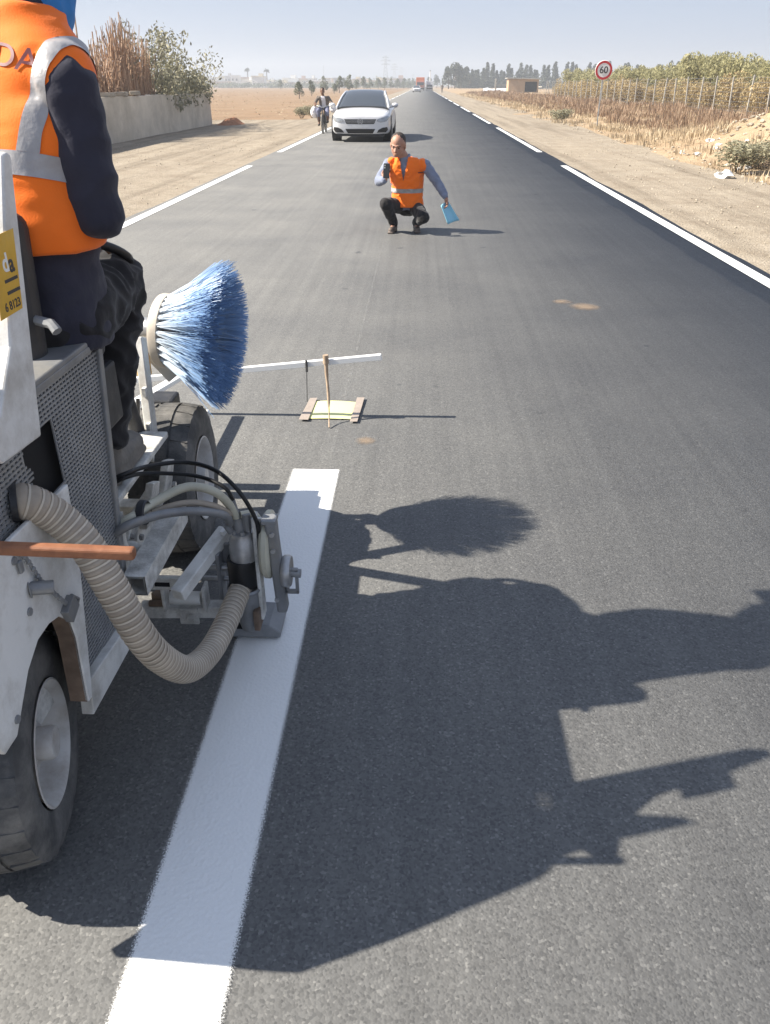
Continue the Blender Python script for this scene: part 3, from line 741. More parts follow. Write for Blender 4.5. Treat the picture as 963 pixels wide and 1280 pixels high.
while y < 1.78:
    z0 = (.27 if y > 1.372 else .60) if y < 1.65 else .265 + (y - 1.648) / (1.782 - 1.648) * (1.017 - .265)
    segs = [(z0, 1.018)]
    if hole[0] - .012 < y < hole[1]: segs = [(z0, hole[2]), (hole[3], 1.018)]
    for (a, b) in segs:
        if b - a > .01: mb.box((XG - .0016, y, (a + b) / 2), (.003, .0070, b - a))
    y += .0165
kind(mb.build('perforated_panel', M['mesh'], mc, fix=False), 'stuff')
mb = MB(); mb.bar((-.766, 1.790, 1.02), (-.766, 1.656, .26), .016, .022); mb.bar((-.766, 1.20, 1.016), (-.766, 1.785, 1.013), .02, .016)
mb.build('panel_frame', M['grey'], mc, bevel=.003)
panel('skirt', [(1.34, .245), (1.60, .238), (1.655, .262), (1.655, .300), (1.36, .335)], -.775, -.745, M['white'])
fp = [(1.10, .82), (1.221, .815), (1.451, .801), (1.433, .64), (1.392, .478), (1.366, .371), (1.346, .296), (1.325, .300), (1.340, .474), (1.332, .526), (1.293, .568), (1.248, .582), (1.196, .582), (1.138, .553), (1.094, .512), (1.049, .469), (1.0, .47), (.975, .53), (1.01, .66)]
fd = panel('fender', fp, -.752, -.741, M['white2'])
# inner wheel arch and a return lip
mb = MB(); arch = [(1.325, .300), (1.340, .474), (1.332, .526), (1.293, .568), (1.248, .582), (1.196, .582), (1.138, .553), (1.094, .512), (1.049, .469)]
vs = [(-.745, a, b) for a, b in arch] + [(-.785, a, b) for a, b in arch]; n = len(arch)
mb.add(vs, [(i, i + 1, n + i + 1, n + i) for i in range(n - 1)]); mb.build('wheel_arch', M['rust'], mc, 40)
for (y, z) in ((1.19, .655), (1.06, .50), (1.185, .775)):
    mb = MB(); mb.lathe([(0, .004), (.008, .004), (.009, 0)], (-.741, y, z), 'X', 10); mb.build('bolt', M['grey'], fd)
# tall white cabinet with its sticker
sc_ = lambda P: [(y * .92, 1.55 + (z - 1.55) * .92) for y, z in P]
cb = panel('cabinet', sc_([(1.20, .99), (1.27, .934), (1.426, .923), (1.55, 1.436), (1.535, 1.442), (1.52, 1.44), (1.45, 1.28), (1.39, 1.12), (1.30, 1.02)]), -.765, -.70, M['white2'], bevel=.004)
M['yellow'] = mat('yellow_sticker', (.62, .36, .03), .45, .12, 20, dirt=(.68, .55, .25), damt=.35)
M['ink'] = mat('dark_ink', (.03, .03, .035), .5, .1)
st = panel('sticker', sc_([(1.375, 1.172), (1.463, 1.174), (1.494, 1.315), (1.41, 1.312)]), -.6998, -.6990, M['yellow'], cb, 0)
M4 = Matrix(((0, 0, 1, -.7665), (1, 0, 0, 0), (0, 1, 0, 0), (0, 0, 0, 1)))
def side_text(txt, y, z, s, parent, m, b=0):
    (y, z), = sc_([(y, z)]); s *= .92; return text_mesh(txt, s, 'lettering', m, parent, Matrix.Translation((-.6988, y, z)) @ Matrix(((0, 0, 1, 0), (1, 0, 0, 0), (0, 1, 0, 0), (0, 0, 0, 1))), .0003, b)
side_text('a', 1.457, 1.258, .046, st, M['ink'], .001); side_text('d', 1.436, 1.262, .046, st, M['sign_white'], .001)
side_text('6 8123', 1.430, 1.188, .022, st, M['ink'], .0004)
for k, zz in enumerate((1.232, 1.211)): 
    mb = MB(); mb.box((-.6988, 1.445 * .92, 1.55 + (zz - 1.55) * .92), (.0006, .046, .0055)); mb.build('printed_line', M['ink'], st)
# rear plate added out of view, outline shaped to throw the rear shadow
panel('rear_shadow_plate', [(y_ - .14 * z_ + .02, z_) for y_, z_ in [(1.34, .62), (1.36, .93), (1.375, 1.40), (1.36, 1.43), (1.31, 1.30), (1.255, 1.14), (1.19, 1.10), (1.165, 1.07), (1.08, .93), (1.0, .80), (.915, .64), (.915, .36), (.93, .345), (1.0, .41), (1.055, .46), (1.12, .50)]], -1.0, -.94, M['white'])
mb = MB(); mb.tube([(-.95, 1.19, 1.06), (-.93, 1.12, 1.16), (-.95, 1.06, 1.02)], .012, 8); mb.build('shadow_plate_handle', M['dark'], mc, 40)
mb = MB(); mb.box((-1.22, 1.25, .42), (.5, .40, .22)); mb.box((-1.22, 1.06, .22), (.5, .05, .24)); mb.build('rear_bumper', M['dark'], mc, bevel=.01)
mb = MB(); mb.box((-1.45, 1.55, .75), (.34, .95, .9)); mb.build('tank', M['white'], mc, bevel=.05)
# chassis
mb = MB(); mb.bar((-.87, 1.10, .30), (-.87, 2.95, .34), .05, .09); mb.bar((-1.40, 1.10, .30), (-1.40, 2.95, .34), .05, .09)
for y in (1.5, 2.2, 2.9): mb.bar((-1.40, y, .32), (-.87, y, .32), .06, .06)
mb.build('chassis', M['dirty'], mc, bevel=.004)
mb = MB(); mb.box((-1.09, 2.02, .540), (.55, .62, .02)); mb.build('foot_deck', M['dirty'], mc, bevel=.004)
for (y, a) in ((1.86, .06), (2.06, -.03), (2.22, .08)):
    mb = MB(); mb.prism([(-.05, -.10), (.06, -.12), (.045, .02), (-.03, .05)], (-.012, .012), lambda u, v, d: (-.80 + d + v * .25, y + u, .46 + v)); mb.build('gusset', M['dirty'], mc, bevel=.003)
for (y, z) in ((1.84, .44), (1.9, .40), (2.1, .43), (2.24, .40)):
    mb = MB(); mb.lathe([(0, .01), (.009, .01), (.010, 0)], (-.792, y, z), 'X', 6); mb.build('bolt', M['silver'], mc)
# ribbed boot-side bellows, levers
mb = MB(); mb.bar((-.872, 2.315, .34), (-.915, 2.48, .82), .030, .045, up=(0, 1, 0)); mb.build('upright', M['white'], mc, bevel=.004)
for z in (.45, .55, .66): 
    t_ = (z - .34) / .48; mb = MB(); mb.box((-.872 - .043 * t_ + .004, 2.30 + .165 * t_ - .008, z), (.012, .03, .03)); mb.build('bolt_plate', M['dirty'], mc)
mb = MB(); mb.tube([(-.95, 2.38, .42), (-.94, 2.44, .62)], .007, 8); mb.tube([(-.955, 2.36, .55), (-.91, 2.32, .43)], .012, 8); mb.build('lever', M['dark'], mc, 40)
# ---- wheels
def wheel(name, X, Y, Rr, w, phi, rimk, lugs):
    Mz = Matrix.Rotation(phi, 3, 'Z'); c = Vector((X, Y, Rr))
    root = bpy.data.objects.new(name, None); col.objects.link(root); root.parent = mc; root.matrix_parent_inverse = wmat(mc).inverted()
    r = Rr; k = rimk * Rr
    ty = MB(); prof = [(k, -.012), (k * 1.04, -.002), (k + (r - k) * .35, .006), (k + (r - k) * .65, .004), (r * .945, -.006), (r * .972, -.024), (r * .98, -.05), (r * .98, -w + .05), (r * .972, -w + .024), (r * .93, -w + .006), (k * 1.04, -w), (k, -w + .01)]
    ty.lathe(prof, c, 'X', 64, M=Mz); tyre = ty.build('tyre', M['tyre'], root, 40)
    lg = MB()
    for i in range(lugs):
        a = 2 * math.pi * i / lugs; b = a + math.pi / lugs
        for (s, aa) in ((0, a), (1, b)):
            # shoulder blocks and chevron blocks
            for (x0, x1, sk) in (((-.006, -w * .30, .05) if s == 0 else (-w + .006, -w * .70, .05)), ((-w * .34, -w * .62, .04))):
                da = math.pi / lugs * .62; vs = []
                for rr in (r * .93, r * 1.0):
                    for xx in (x0, x1):
                        rad = rr - (.010 if abs(xx) < .02 or abs(xx) > w - .02 else 0)
                        sh = sk * (xx + w / 2) / w * 2
                        for q in (-da, da):
                            vs.append(c + Mz @ Vector((xx, rad * math.cos(aa + q + sh), rad * math.sin(aa + q + sh))))
                lg.add(vs, [(0, 1, 3, 2), (4, 6, 7, 5), (0, 4, 5, 1), (2, 3, 7, 6), (0, 2, 6, 4), (1, 5, 7, 3)])
    kind(lg.build('tread', M['tyre'], root), 'stuff')
    rm = MB(); rm.lathe([(k * 1.02, .002), (k * .99, .004), (k * .93, -.004), (k * .88, -.03), (k * .80, -.055), (k * .45, -.05), (k * .33, -.03), (0, -.028)], c, 'X', 40, M=Mz); rim = rm.build('rim', M['rimw'], root, 35)
    hb = MB(); hb.lathe([(k * .27, -.03), (k * .27, .0), (k * .24, .008), (0, .010)], c, 'X', 24, M=Mz); hb.build('hub_cap', M['rimw'], root, 35)
    for i in range(5):
        a = i * 2 * math.pi / 5 + .3; h = MB(); h.lathe([(0, .006), (.009, .006), (.010, -.004)], (0, 0, 0), 'X', 6)
        o = h.build('lug_nut', M['rust'], root); 
        for v in o.data.vertices: v.co = c + Mz @ (v.co + Vector((-.048, k * .6 * math.cos(a), k * .6 * math.sin(a))))
    h = MB(); h.ball((0, 0, 0), (.008, .022, .016)); o = h.build('rim_hole', M['black'], root)
    for v in o.data.vertices: v.co = c + Mz @ (v.co + Vector((-.046, k * .08, k * .62)))
    return root
M['rimw'] = mat('dusty_white_rim', (.50, .49, .47), .55, .08, 6, dirt=(.20, .14, .09), dscale=7, damt=.5, bump=.1)
wr = wheel('rear_wheel', -.80, 1.239, .258, .20, .22, .545, 26)
wf = wheel('front_wheel', -.775, 2.54, .276, .21, .06, .55, 24)
mb = MB(); mb.tube([(-1.42, 1.24, .258), (-.95, 1.24, .258)], .03, 10); mb.tube([(-1.42, 2.54, .276), (-.9, 2.54, .276)], .03, 10); mb.build('axle', M['dark'], mc, 40)
mb = MB(); mb.lathe([(.14, 0), (.25, 0), (.255, -.03), (.25, -.18), (.14, -.18)], (-1.25, 1.25, .258), 'X', 32); mb.build('far_wheel', M['tyre'], mc, 40)
mb = MB(); mb.lathe([(.0, -.02), (.14, -.02), (.14, 0), (.27, 0), (.272, -.03), (.27, -.18), (.14, -.18), (0, -.16)], (-1.38, 2.54, .276), 'X', 32); mb.build('far_wheel', M['tyre'], mc, 40)
# ---- paint gun carriage
ca = mc
def hollow(name, a, b, w, m, parent):
    mb = MB(); mb.bar(a, b, w, w, cap=False); d = (Vector(b) - Vector(a)).normalized()
    mb.bar(b, a, w * .82, w * .82, cap=False); return mb.build(name, m, parent, bevel=0)
hollow('square_tube', (-.715, 1.63, .415), (-.715, 2.02, .415), .058, M['dirty'], ca)
mb = MB(); mb.bar((-.715, 1.70, .4145), (-.715, 2.03, .4145), .055, .055); mb.build('tube_core', M['dirty'], ca)
mb = MB(); mb.bar((-.668, 1.79, .275), (-.575, 2.03, .350), .040, .040); mb.build('link_tube', M['white'], ca, bevel=.004)
mb = MB(); mb.bar((-.575, 1.985, .366), (-.553, 2.04, .383), .012, .016); mb.build('label_plate', M['sign_white'], ca)
mb = MB(); mb.box((-.722, 1.872, .262), (.10, .02, .042)); pl = mb.build('pivot_plate', M['dirty'], ca, bevel=.003)
mb = MB(); mb.box((-.735, 1.8615, .262), (.045, .003, .014)); mb.build('slot', M['black'], pl)
for x in (-.685, -.765):
    mb = MB(); mb.lathe([(0, 1.861), (.006, 1.861), (.006, 1.866)], (x, 0, .262), 'Y', 10); mb.build('hole', M['black'], pl)
mb = MB(); mb.tube([(-.727, 1.89, .196), (-.633, 1.89, .196)], .021, 16); mb.build('roller', M['white'], ca, 40, bevel=.003)
for x in (-.742, -.620):
    mb = MB(); mb.box((x, 1.892, .20), (.010, .052, .085)); mb.build('roller_cheek', M['dirty'], ca, bevel=.003)
mb = MB(); mb.bar((-.83, 1.905, .138), (-.515, 1.905, .150), .045, .040); lr = mb.build('lower_rail', M['dirty'], ca, bevel=.004)
mb = MB(); mb.box((-.674, 1.878, .137), (.058, .01, .055)); mb.lathe([(0, 1.858), (.012, 1.858), (.014, 1.874)], (-.668, 0, .137), 'Y', 6); mb.build('bolt_plate', M['dirty'], lr, bevel=.002)
mb = MB(); mb.bar((-.79, 1.95, .16), (-.745, 1.92, .155), .05, .05); mb.tube([(-.80, 1.9, .165), (-.74, 1.9, .165)], .012, 8); mb.build('pivot_block', M['rust'], ca, bevel=.004)
mb = MB(); mb.tube([(-.66, 1.96, .262), (-.54, 1.96, .262)], .010, 10); mb.tube([(-.66, 1.97, .215), (-.54, 1.97, .215)], .008, 10); mb.build('rod', M['silver'], ca, 40)
# gun
g = mc
mb = MB(); mb.lathe([(0, .212), (.043, .212), (.046, .22), (.047, .30), (.044, .308), (0, .308)], (-.512, 1.95, 0), 'Z', 28); mb.build('black_sleeve', M['rubber'], g, 40)
mb = MB(); mb.lathe([(.042, .306), (.042, .345), (.039, .350), (.039, .372), (.032, .382), (.032, .395), (0, .396)], (-.506, 1.952, 0), 'Z', 28); mb.build('gun_body', M['silver'], g, 40)
for k in range(5):
    a = k * 1.257; mb = MB(); mb.lathe([(0, .405), (.007, .405), (.007, .392)], (-.506 + .022 * math.cos(a), 1.952 + .022 * math.sin(a), 0), 'Z', 6); mb.build('bolt', M['silver'], g)
mb = MB(); mb.tube([(-.512, 1.955, .39), (-.516, 1.955, .44)], .018, 10); mb.tube([(-.516, 1.955, .44), (-.524, 1.952, .50)], [.011, .009], 10); mb.tube([(-.49, 1.955, .40), (-.49, 1.955, .455)], .013, 8); mb.tube([(-.535, 1.94, .40), (-.545, 1.93, .43)], .010, 8); mb.build('hose_fitting', M['grey'], g, 40)
mb = MB(); mb.lathe([(.020, 0), (.052, .006), (.055, .012), (.050, .018)], (-.512, 1.95, .190), 'Z', 24); mb.lathe([(.040, 0), (.040, -.10), (.030, -.14)], (-.505, 1.95, .19), 'Z', 20); mb.build('nozzle_skirt', M['grey'], g, 40)
mb = MB(); mb.box((-.464, 1.955, .27), (.012, .05, .36)); mb.box((-.447, 1.965, .43), (.035, .012, .014)); mb.build('gun_bracket', M['dirty'], ca, bevel=.003)
mb = MB(); mb.box((-.585, 1.965, .235), (.012, .06, .17)); mb.box((-.565, 1.985, .30), (.05, .01, .07)); mb.build('gun_bracket', M['grey'], ca, bevel=.003)
# bead wheel seen on edge, link and knob
mb = MB(); mb.lathe([(0, -.014), (.095, -.014), (.105, -.005), (.105, .008), (.095, .014), (0, .014)], (-.438, 2.0, .325), 'X', 36); mb.build('guide_disc', M['cable'], ca, 35)
mb = MB(); mb.bar((-.418, 1.955, .435), (-.399, 1.952, .118), .032, .050, up=(0, 1, 0)); lk = mb.build('link_bar', M['grey'], ca, bevel=.008, seg=3)
mb = MB(); mb.box((-.421, 1.955, .437), (.044, .05, .014)); mb.build('link_cap', M['grey'], lk, bevel=.003)
for z in (.40, .345, .17): 
    mb = MB(); mb.lathe([(0, 1.922), (.007, 1.922), (.008, 1.932)], (-.412, 0, z), 'Y', 8); mb.build('bolt', M['silver'], lk)
mb = MB(); mb.lathe([(0, 0), (.046, 0), (.050, .006), (.050, .020), (.046, .026), (0, .026)], (-.393, 1.955, .258), 'X', 28); kn = mb.build('knob', M['silver'], ca, 35)
mb = MB(); mb.tube([(-.37, 1.955, .252), (-.338, 1.955, .250)], .014, 10); mb.build('knob_stub', M['grey'], kn, 40)
mb = MB(); 
for (x0, x1) in ((-.386, -.376), (-.356, -.346)): mb.box(((x0 + x1) / 2, 1.952, .225), (.010, .012, .085))
mb.box((-.366, 1.952, .186), (.040, .012, .014)); mb.box((-.366, 1.952, .264), (.040, .012, .014)); mb.build('slotted_hook', M['grey'], ca, bevel=.003)
mb = MB(); mb.tube([(-.54, 2.02, .24), (-.41, 2.02, .24)], .016, 10); mb.tube([(-.47, 1.98, .345), (-.41, 1.98, .345)], .010, 10); mb.build('axle_pin', M['dark'], ca, 40)
# spray shoe
mb = MB(); mb.prism([(-.590, .012), (-.415, .012), (-.412, .028), (-.450, .050), (-.56, .054), (-.588, .028)], (1.94, 2.07), lambda u, v, d: (u, d + (v - .012) * .35, v)); sh = mb.build('spray_shoe', M['grey'], ca, bevel=.004)
for x in (-.543, -.500):
    mb = MB(); mb.box((x, 1.955, .045), (.020, .012, .018)); mb.build('slot', M['black'], sh)
mb = MB(); mb.box((-.475, 1.93, .105), (.018, .06, .07)); mb.build('rusty_strap', M['rust'], ca, bevel=.002)
# ---- hoses
hp = catmull([(-.775, 1.285, .845), (-.75, 1.298, .838), (-.715, 1.326, .79), (-.67, 1.330, .722), (-.63, 1.321, .623), (-.59, 1.325, .495), (-.57, 1.380, .382), (-.555, 1.480, .272), (-.545, 1.625, .205), (-.535, 1.755, .192), (-.526, 1.87, .200), (-.518, 1.935, .212)], 7)
L = [0]
for a, b in zip(hp, hp[1:]): L.append(L[-1] + (b - a).length)
tot = L[-1]; pitch = .0165; nr = int(tot / pitch)
def at_len(s):
    for i in range(len(L) - 1):
        if L[i + 1] >= s: return hp[i].lerp(hp[i + 1], (s - L[i]) / max(1e-9, L[i + 1] - L[i]))
    return hp[-1]
r0, r1 = .0365, .034
pts = []; rs = []
for i in range(nr * 5):
    s = tot * i / (nr * 5 - 1); pts.append(at_len(s)); rr = r0 + (r1 - r0) * s / tot
    rs.append(rr - .0030 * (.5 + .5 * math.cos(2 * math.pi * s / pitch + math.pi)))
# smooth the centre line
for _ in range(6): pts = [pts[0]] + [(pts[i - 1] + pts[i] * 2 + pts[i + 1]) / 4 for i in range(1, len(pts) - 1)] + [pts[-1]]
mb = MB(); mb.tube(pts, rs, 28); hs = mb.build('suction_hose', M['hose'], mc, 60, fix=False)
mb = MB()
for k in range(nr):
    i = min(len(pts) - 2, int((k + .5) * pitch / tot * (nr * 5 - 1))); p = pts[i]; t_ = (pts[i + 1] - pts[i - 1] if i else pts[1] - pts[0]).normalized()
    mb.tube([p - t_ * .0022, p + t_ * .0022], rs[i] + .0024, 28, cap=False)
kind(mb.build('hose_rib', M['hosering'], hs, 60, fix=False), 'stuff')
mb = MB(); mb.tube([pts[0] - (pts[3] - pts[0]) * .2, pts[2] + (pts[6] - pts[2]) * .3], .040, 24); mb.build('hose_clamp', M['dark'], hs, 40)
def cable(name, P, r, m, n=10):
    mb = MB(); mb.tube(catmull(P, 6), r, n); return mb.build(name, m, mc, 60, fix=False)
cable('black_cable', [(-.84, 1.86, .60), (-.788, 1.875, .618), (-.758, 1.958, .600), (-.67, 2.013, .589), (-.575, 1.985, .580), (-.499, 1.93, .545), (-.462, 1.93, .47), (-.452, 1.94, .41), (-.462, 1.955, .36)], .0065, M['rubber'])
cable('black_cable', [(-.84, 1.86, .585), (-.788, 1.872, .608), (-.757, 1.955, .580), (-.632, 1.975, .565), (-.545, 1.95, .545), (-.522, 1.953, .50)], .0060, M['rubber'])
cable('cream_hose', [(-.80, 1.72, .52), (-.738, 1.731, .560), (-.703, 1.813, .561), (-.63, 1.883, .575), (-.56, 1.90, .555), (-.53, 1.94, .49), (-.518, 1.955, .44)], .0125, M['cable'])
cable('grey_hose', [(-.80, 1.74, .50), (-.737, 1.739, .545), (-.703, 1.807, .538), (-.63, 1.865, .535), (-.565, 1.89, .515), (-.53, 1.94, .46)], .0095, M['hose'])
cable('grey_hose', [(-.80, 1.70, .51), (-.735, 1.700, .555), (-.672, 1.785, .543), (-.596, 1.843, .522), (-.54, 1.90, .480), (-.535, 1.94, .43)], .0125, M['grey'])
cable('cream_hose', [(-.505, 1.955, .45), (-.468, 1.975, .44), (-.450, 1.985, .38), (-.455, 1.985, .30)], .011, M['cable'])
cable('grey_hose', [(-.84, 1.80, .40), (-.775, 1.80, .43), (-.765, 1.82, .36), (-.80, 1.85, .30)], .016, M['dirty'])
cable('grey_hose', [(-.78, 1.76, .56), (-.775, 1.74, .48), (-.77, 1.76, .42)], .012, M['dirty'])
mb = MB(); mb.lathe([(.03, -.012), (.034, -.008), (.034, .008), (.03, .012)], (-.715, 1.765, .558), 'X', 16); mb.build('hose_clamp', M['dark'], mc, 40)
# ---- stick, pin, chain
mb = MB(); mb.bar((-.86, 1.095, .862), (-.478, 1.115, .842), .0215, .021); tag(mb.build('wooden_stick', M['wood'], None, bevel=.006, seg=3), 'orange brown wooden stick jutting out across the beige hose', 'stick')
mb = MB(); mb.tube([(-.745, 1.215, .692), (-.705, 1.235, .684)], .014, 14); mb.tube([(-.745, 1.213, .692), (-.742, 1.215, .692)], .019, 14); pin = mb.build('lock_pin', M['grey'], mc, 40, bevel=.002)
ch = catmull([(-.738, 1.192, .795), (-.733, 1.212, .765), (-.733, 1.245, .69), (-.731, 1.285, .625), (-.733, 1.315, .585)], 7)
mb = MB()
for i in range(0, len(ch) - 1):
    c = (ch[i] + ch[i + 1]) / 2; mb.ball(c, (.003 if i % 2 else .005, .006, .006), 8, 6)
mb.build('chain', M['grey'], mc, 50)
mb = MB(); mb.box((-.733, 1.325, .565), (.018, .045, .040), Matrix.Rotation(.4, 3, 'X')); mb.tube([(-.735, 1.345, .585), (-.73, 1.362, .565), (-.735, 1.35, .545)], .005, 8); mb.build('latch', M['grey'], mc, bevel=.004)
mb = MB(); mb.box((-.736, 1.193, .757), (.008, .014, .026)); mb.build('chain_tag', M['grey'], mc, bevel=.003)
# ---- seat, steering
mb = MB(); mb.box((-1.04, 1.745, 1.115), (.34, .09, .39), Matrix.Rotation(-.12, 3, 'X')); mb.build('seat_back', M['seat'], mc, bevel=.035, seg=4)
mb = MB(); mb.box((-1.0, 1.88, .935), (.32, .32, .08)); mb.build('seat_cushion', M['seat'], mc, bevel=.035, seg=4)
mb = MB(); mb.box((-.965, 1.90, .80), (.26, .30, .17)); mb.box((-.965, 1.85, .62), (.16, .2, .3)); mb.build('seat_base', M['dark'], mc, bevel=.01)
mb = MB(); mb.tube([(-.815, 1.70, 1.06), (-.83, 1.71, 1.075), (-.90, 1.74, 1.08)], .012, 8); mb.build('seat_lever', M['grey'], mc, 40)
Ms = Matrix.Rotation(R(-28), 3, 'X'); mb = MB()
ring = [Vector((-.99, 2.27, 1.12)) + Ms @ Vector((.15 * math.cos(a), .15 * math.sin(a), 0)) for a in [2 * math.pi * i / 40 for i in range(41)]]
mb.tube(ring, .013, 10, cap=False)
for a in (.5, 2.6, 4.7): mb.tube([Vector((-.99, 2.27, 1.11)), Vector((-.99, 2.27, 1.12)) + Ms @ Vector((.145 * math.cos(a), .145 * math.sin(a), 0))], .01, 6)
mb.build('steering_wheel', M['rubber'], mc, 50, fix=False)
mb = MB(); mb.tube([(-.99, 2.27, 1.11), (-.99, 2.52, .45)], .028, 12); mb.build('steering_column', M['dark'], mc, 40)
def nearer(k=.93):
    for o in [c for c in mc.children if c.name.split('.')[0] in ('seat_back', 'seat_cushion', 'seat_base', 'seat_lever', 'steering_wheel', 'steering_column')]:
        for v in o.data.vertices: v.co = Vector((v.co.x * k, v.co.y * k, 1.55 + (v.co.z - 1.55) * k))
nearer()
# ---- rotary brush
M['ring'] = mat('cream_plastic', (.50, .45, .38), .55, .12, 8, dirt=(.22, .19, .16), dscale=6, damt=.4)
def bristle_mat():
    m, nt, b = new_mat('blue_bristle'); tc = N(nt, 'TexCoord'); sx = N(nt, 'SeparateXYZ'); nt.links.new(tc.outputs['Object'], sx.inputs[0])
    g = N(nt, 'NewGeometry'); ad = N(nt, 'Math', operation='MULTIPLY_ADD'); nt.links.new(g.outputs['Random Per Island'], ad.inputs[0]); ad.inputs[1].default_value = .12; nt.links.new(sx.outputs[0], ad.inputs[2])
    c = ramp(nt, ad.outputs[0], [(.05, (.68, .72, .76)), (.20, (.48, .60, .74)), (.26, (.24, .38, .60)), (.36, (.19, .33, .56))])
    nt.links.new(c, b.inputs['Base Color']); b.inputs['Roughness'].default_value = .45; return m
M['bristle'] = bristle_mat()
BC = Vector((-.885, 2.68, .785))
br = bpy.data.objects.new('rotary_brush', None); col.objects.link(br); br.location = BC; br.parent = mc; br.matrix_parent_inverse = wmat(mc).inverted(); br.rotation_euler = (0, R(4), R(-7)); br.scale = (.88, .92, .92)
def local(o): o.matrix_parent_inverse = Matrix.Identity(4); return o
mb = MB(); mb.lathe([(0, -.03), (.11, -.03), (.137, -.024), (.140, -.015), (.140, .012), (.132, .016), (.09, .016), (0, .014)], (0, 0, 0), 'X', 48); local(mb.build('brush_disc', M['ring'], br, 35))
tuft = []
for q in range(5):
    mb = MB(); rr = random.Random(60 + q)
    for k in range(64):
        a0 = rr.uniform(0, 6.28); d0 = rr.random() ** .5 * .009; sp_ = rr.gauss(0, 1) * .016, rr.gauss(0, 1) * .016
        L_ = rr.uniform(.258, .282); p0 = Vector((.012, d0 * math.cos(a0), d0 * math.sin(a0)))
        pm = Vector((L_ * .5, p0.y + sp_[0] * .45, p0.z + sp_[1] * .45 + .018)); p1 = Vector((L_, p0.y + sp_[0] * 1.15, p0.z + sp_[1] * 1.15 + .045))
        mb.tube([p0, pm, p1], [.0010, .0010, .0008], 3)
    me = mb.build('bristle_tuft', M['bristle'], None, fix=False); tuft.append(me.data); bpy.data.objects.remove(me)
for (rad, n, flare) in ((.124, 30, R(17)), (.097, 24, R(12)), (.065, 16, R(7))):
    for i in range(n):
        a = 2 * math.pi * i / n + rad * 9
        o = bpy.data.objects.new('bristle_tuft', rnd.choice(tuft)); col.objects.link(o); o.parent = br
        fl = flare + rnd.gauss(0, .03)
        Mt = Matrix.Rotation(a, 4, 'X') @ Matrix.Translation((0, 0, rad)) @ Matrix.Rotation(-fl, 4, 'Y') @ Matrix.Rotation(rnd.gauss(0, .035), 4, 'Z')
        o.matrix_basis = Mt
mb = MB(); mb.lathe([(0, -.12), (.038, -.12), (.042, -.11), (.042, -.05), (.055, -.045), (.055, -.03), (0, -.03)], (0, 0, 0), 'X', 24); local(mb.build('brush_motor', M['silver'], br, 35))
mb = MB(); mb.bar((-1.30, 2.70, .80), (-.98, 2.69, .80), .035, .035); mb.bar((-1.0, 2.66, .725), (-.92, 2.67, .725), .025, .03); mb.bar((-1.30, 2.70, .80), (-1.25, 2.5, .34), .04, .04); mb.bar((-.96, 2.69, .70), (-.90, 2.72, .60), .03, .05); mb.build('brush_arm', M['white'], mc, bevel=.004)
mb = MB(); mb.box((-.985, 2.66, .675), (.045, .04, .10)); mb.build('yellow_tag', M['yellow'], mc, bevel=.006)
# ---- sighting bar
mb = MB(); mb.bar((-1.50, 3.84, .188), (-.18, 3.84, .333), .028, .030); mb.build('sight_bar', M['sign_white'], mc, bevel=.003)
for x in (-1.22, -1.08):
    mb = MB(); mb.bar((x, 3.835, .21 + (x + 1.5) * .11 - .03), (x, 3.835, .215 + (x + 1.5) * .11 + .05), .008, .008); mb.build('bar_pin', M['galv'], mc)
mb = MB(); mb.bar((-1.29, 3.02, .315), (-1.21, 3.81, .232), .05, .022); mb.build('outrigger', M['sign_white'], mc, bevel=.003)
mb = MB(); mb.box((-1.22, 2.98, .33), (.42, .06, .08)); mb.build('front_beam', M['grey'], mc, bevel=.006)
mb = MB(); mb.box((-.99, 2.83, .42), (.10, .12, .13)); mb.build('mount_block', M['dark'], mc, bevel=.01)
M['twig'] = mat('pale_stick', (.36, .27, .19), .7, .25, 30)
mb = MB(); mb.tube(catmull([(-.464, 3.825, .325), (-.462, 3.82, .24), (-.455, 3.80, .15), (-.450, 3.76, .06), (-.442, 3.68, .006)], 4), [.010] * 5 + [.008] * 6 + [.004] * 6, 8); mb.tube([(-.464, 3.82, .345), (-.463, 3.82, .30)], .015, 8); mb.build('pointer_stick', M['twig'], mc, 50)
mb = MB(); mb.tube([(-.564, 3.82, .315), (-.564, 3.82, .255)], .0065, 6); mb.tube([(-.564, 3.822, .28), (-.573, 3.84, .085)], .0022, 5); mb.build('plumb_wire', M['dark'], mc, 50)
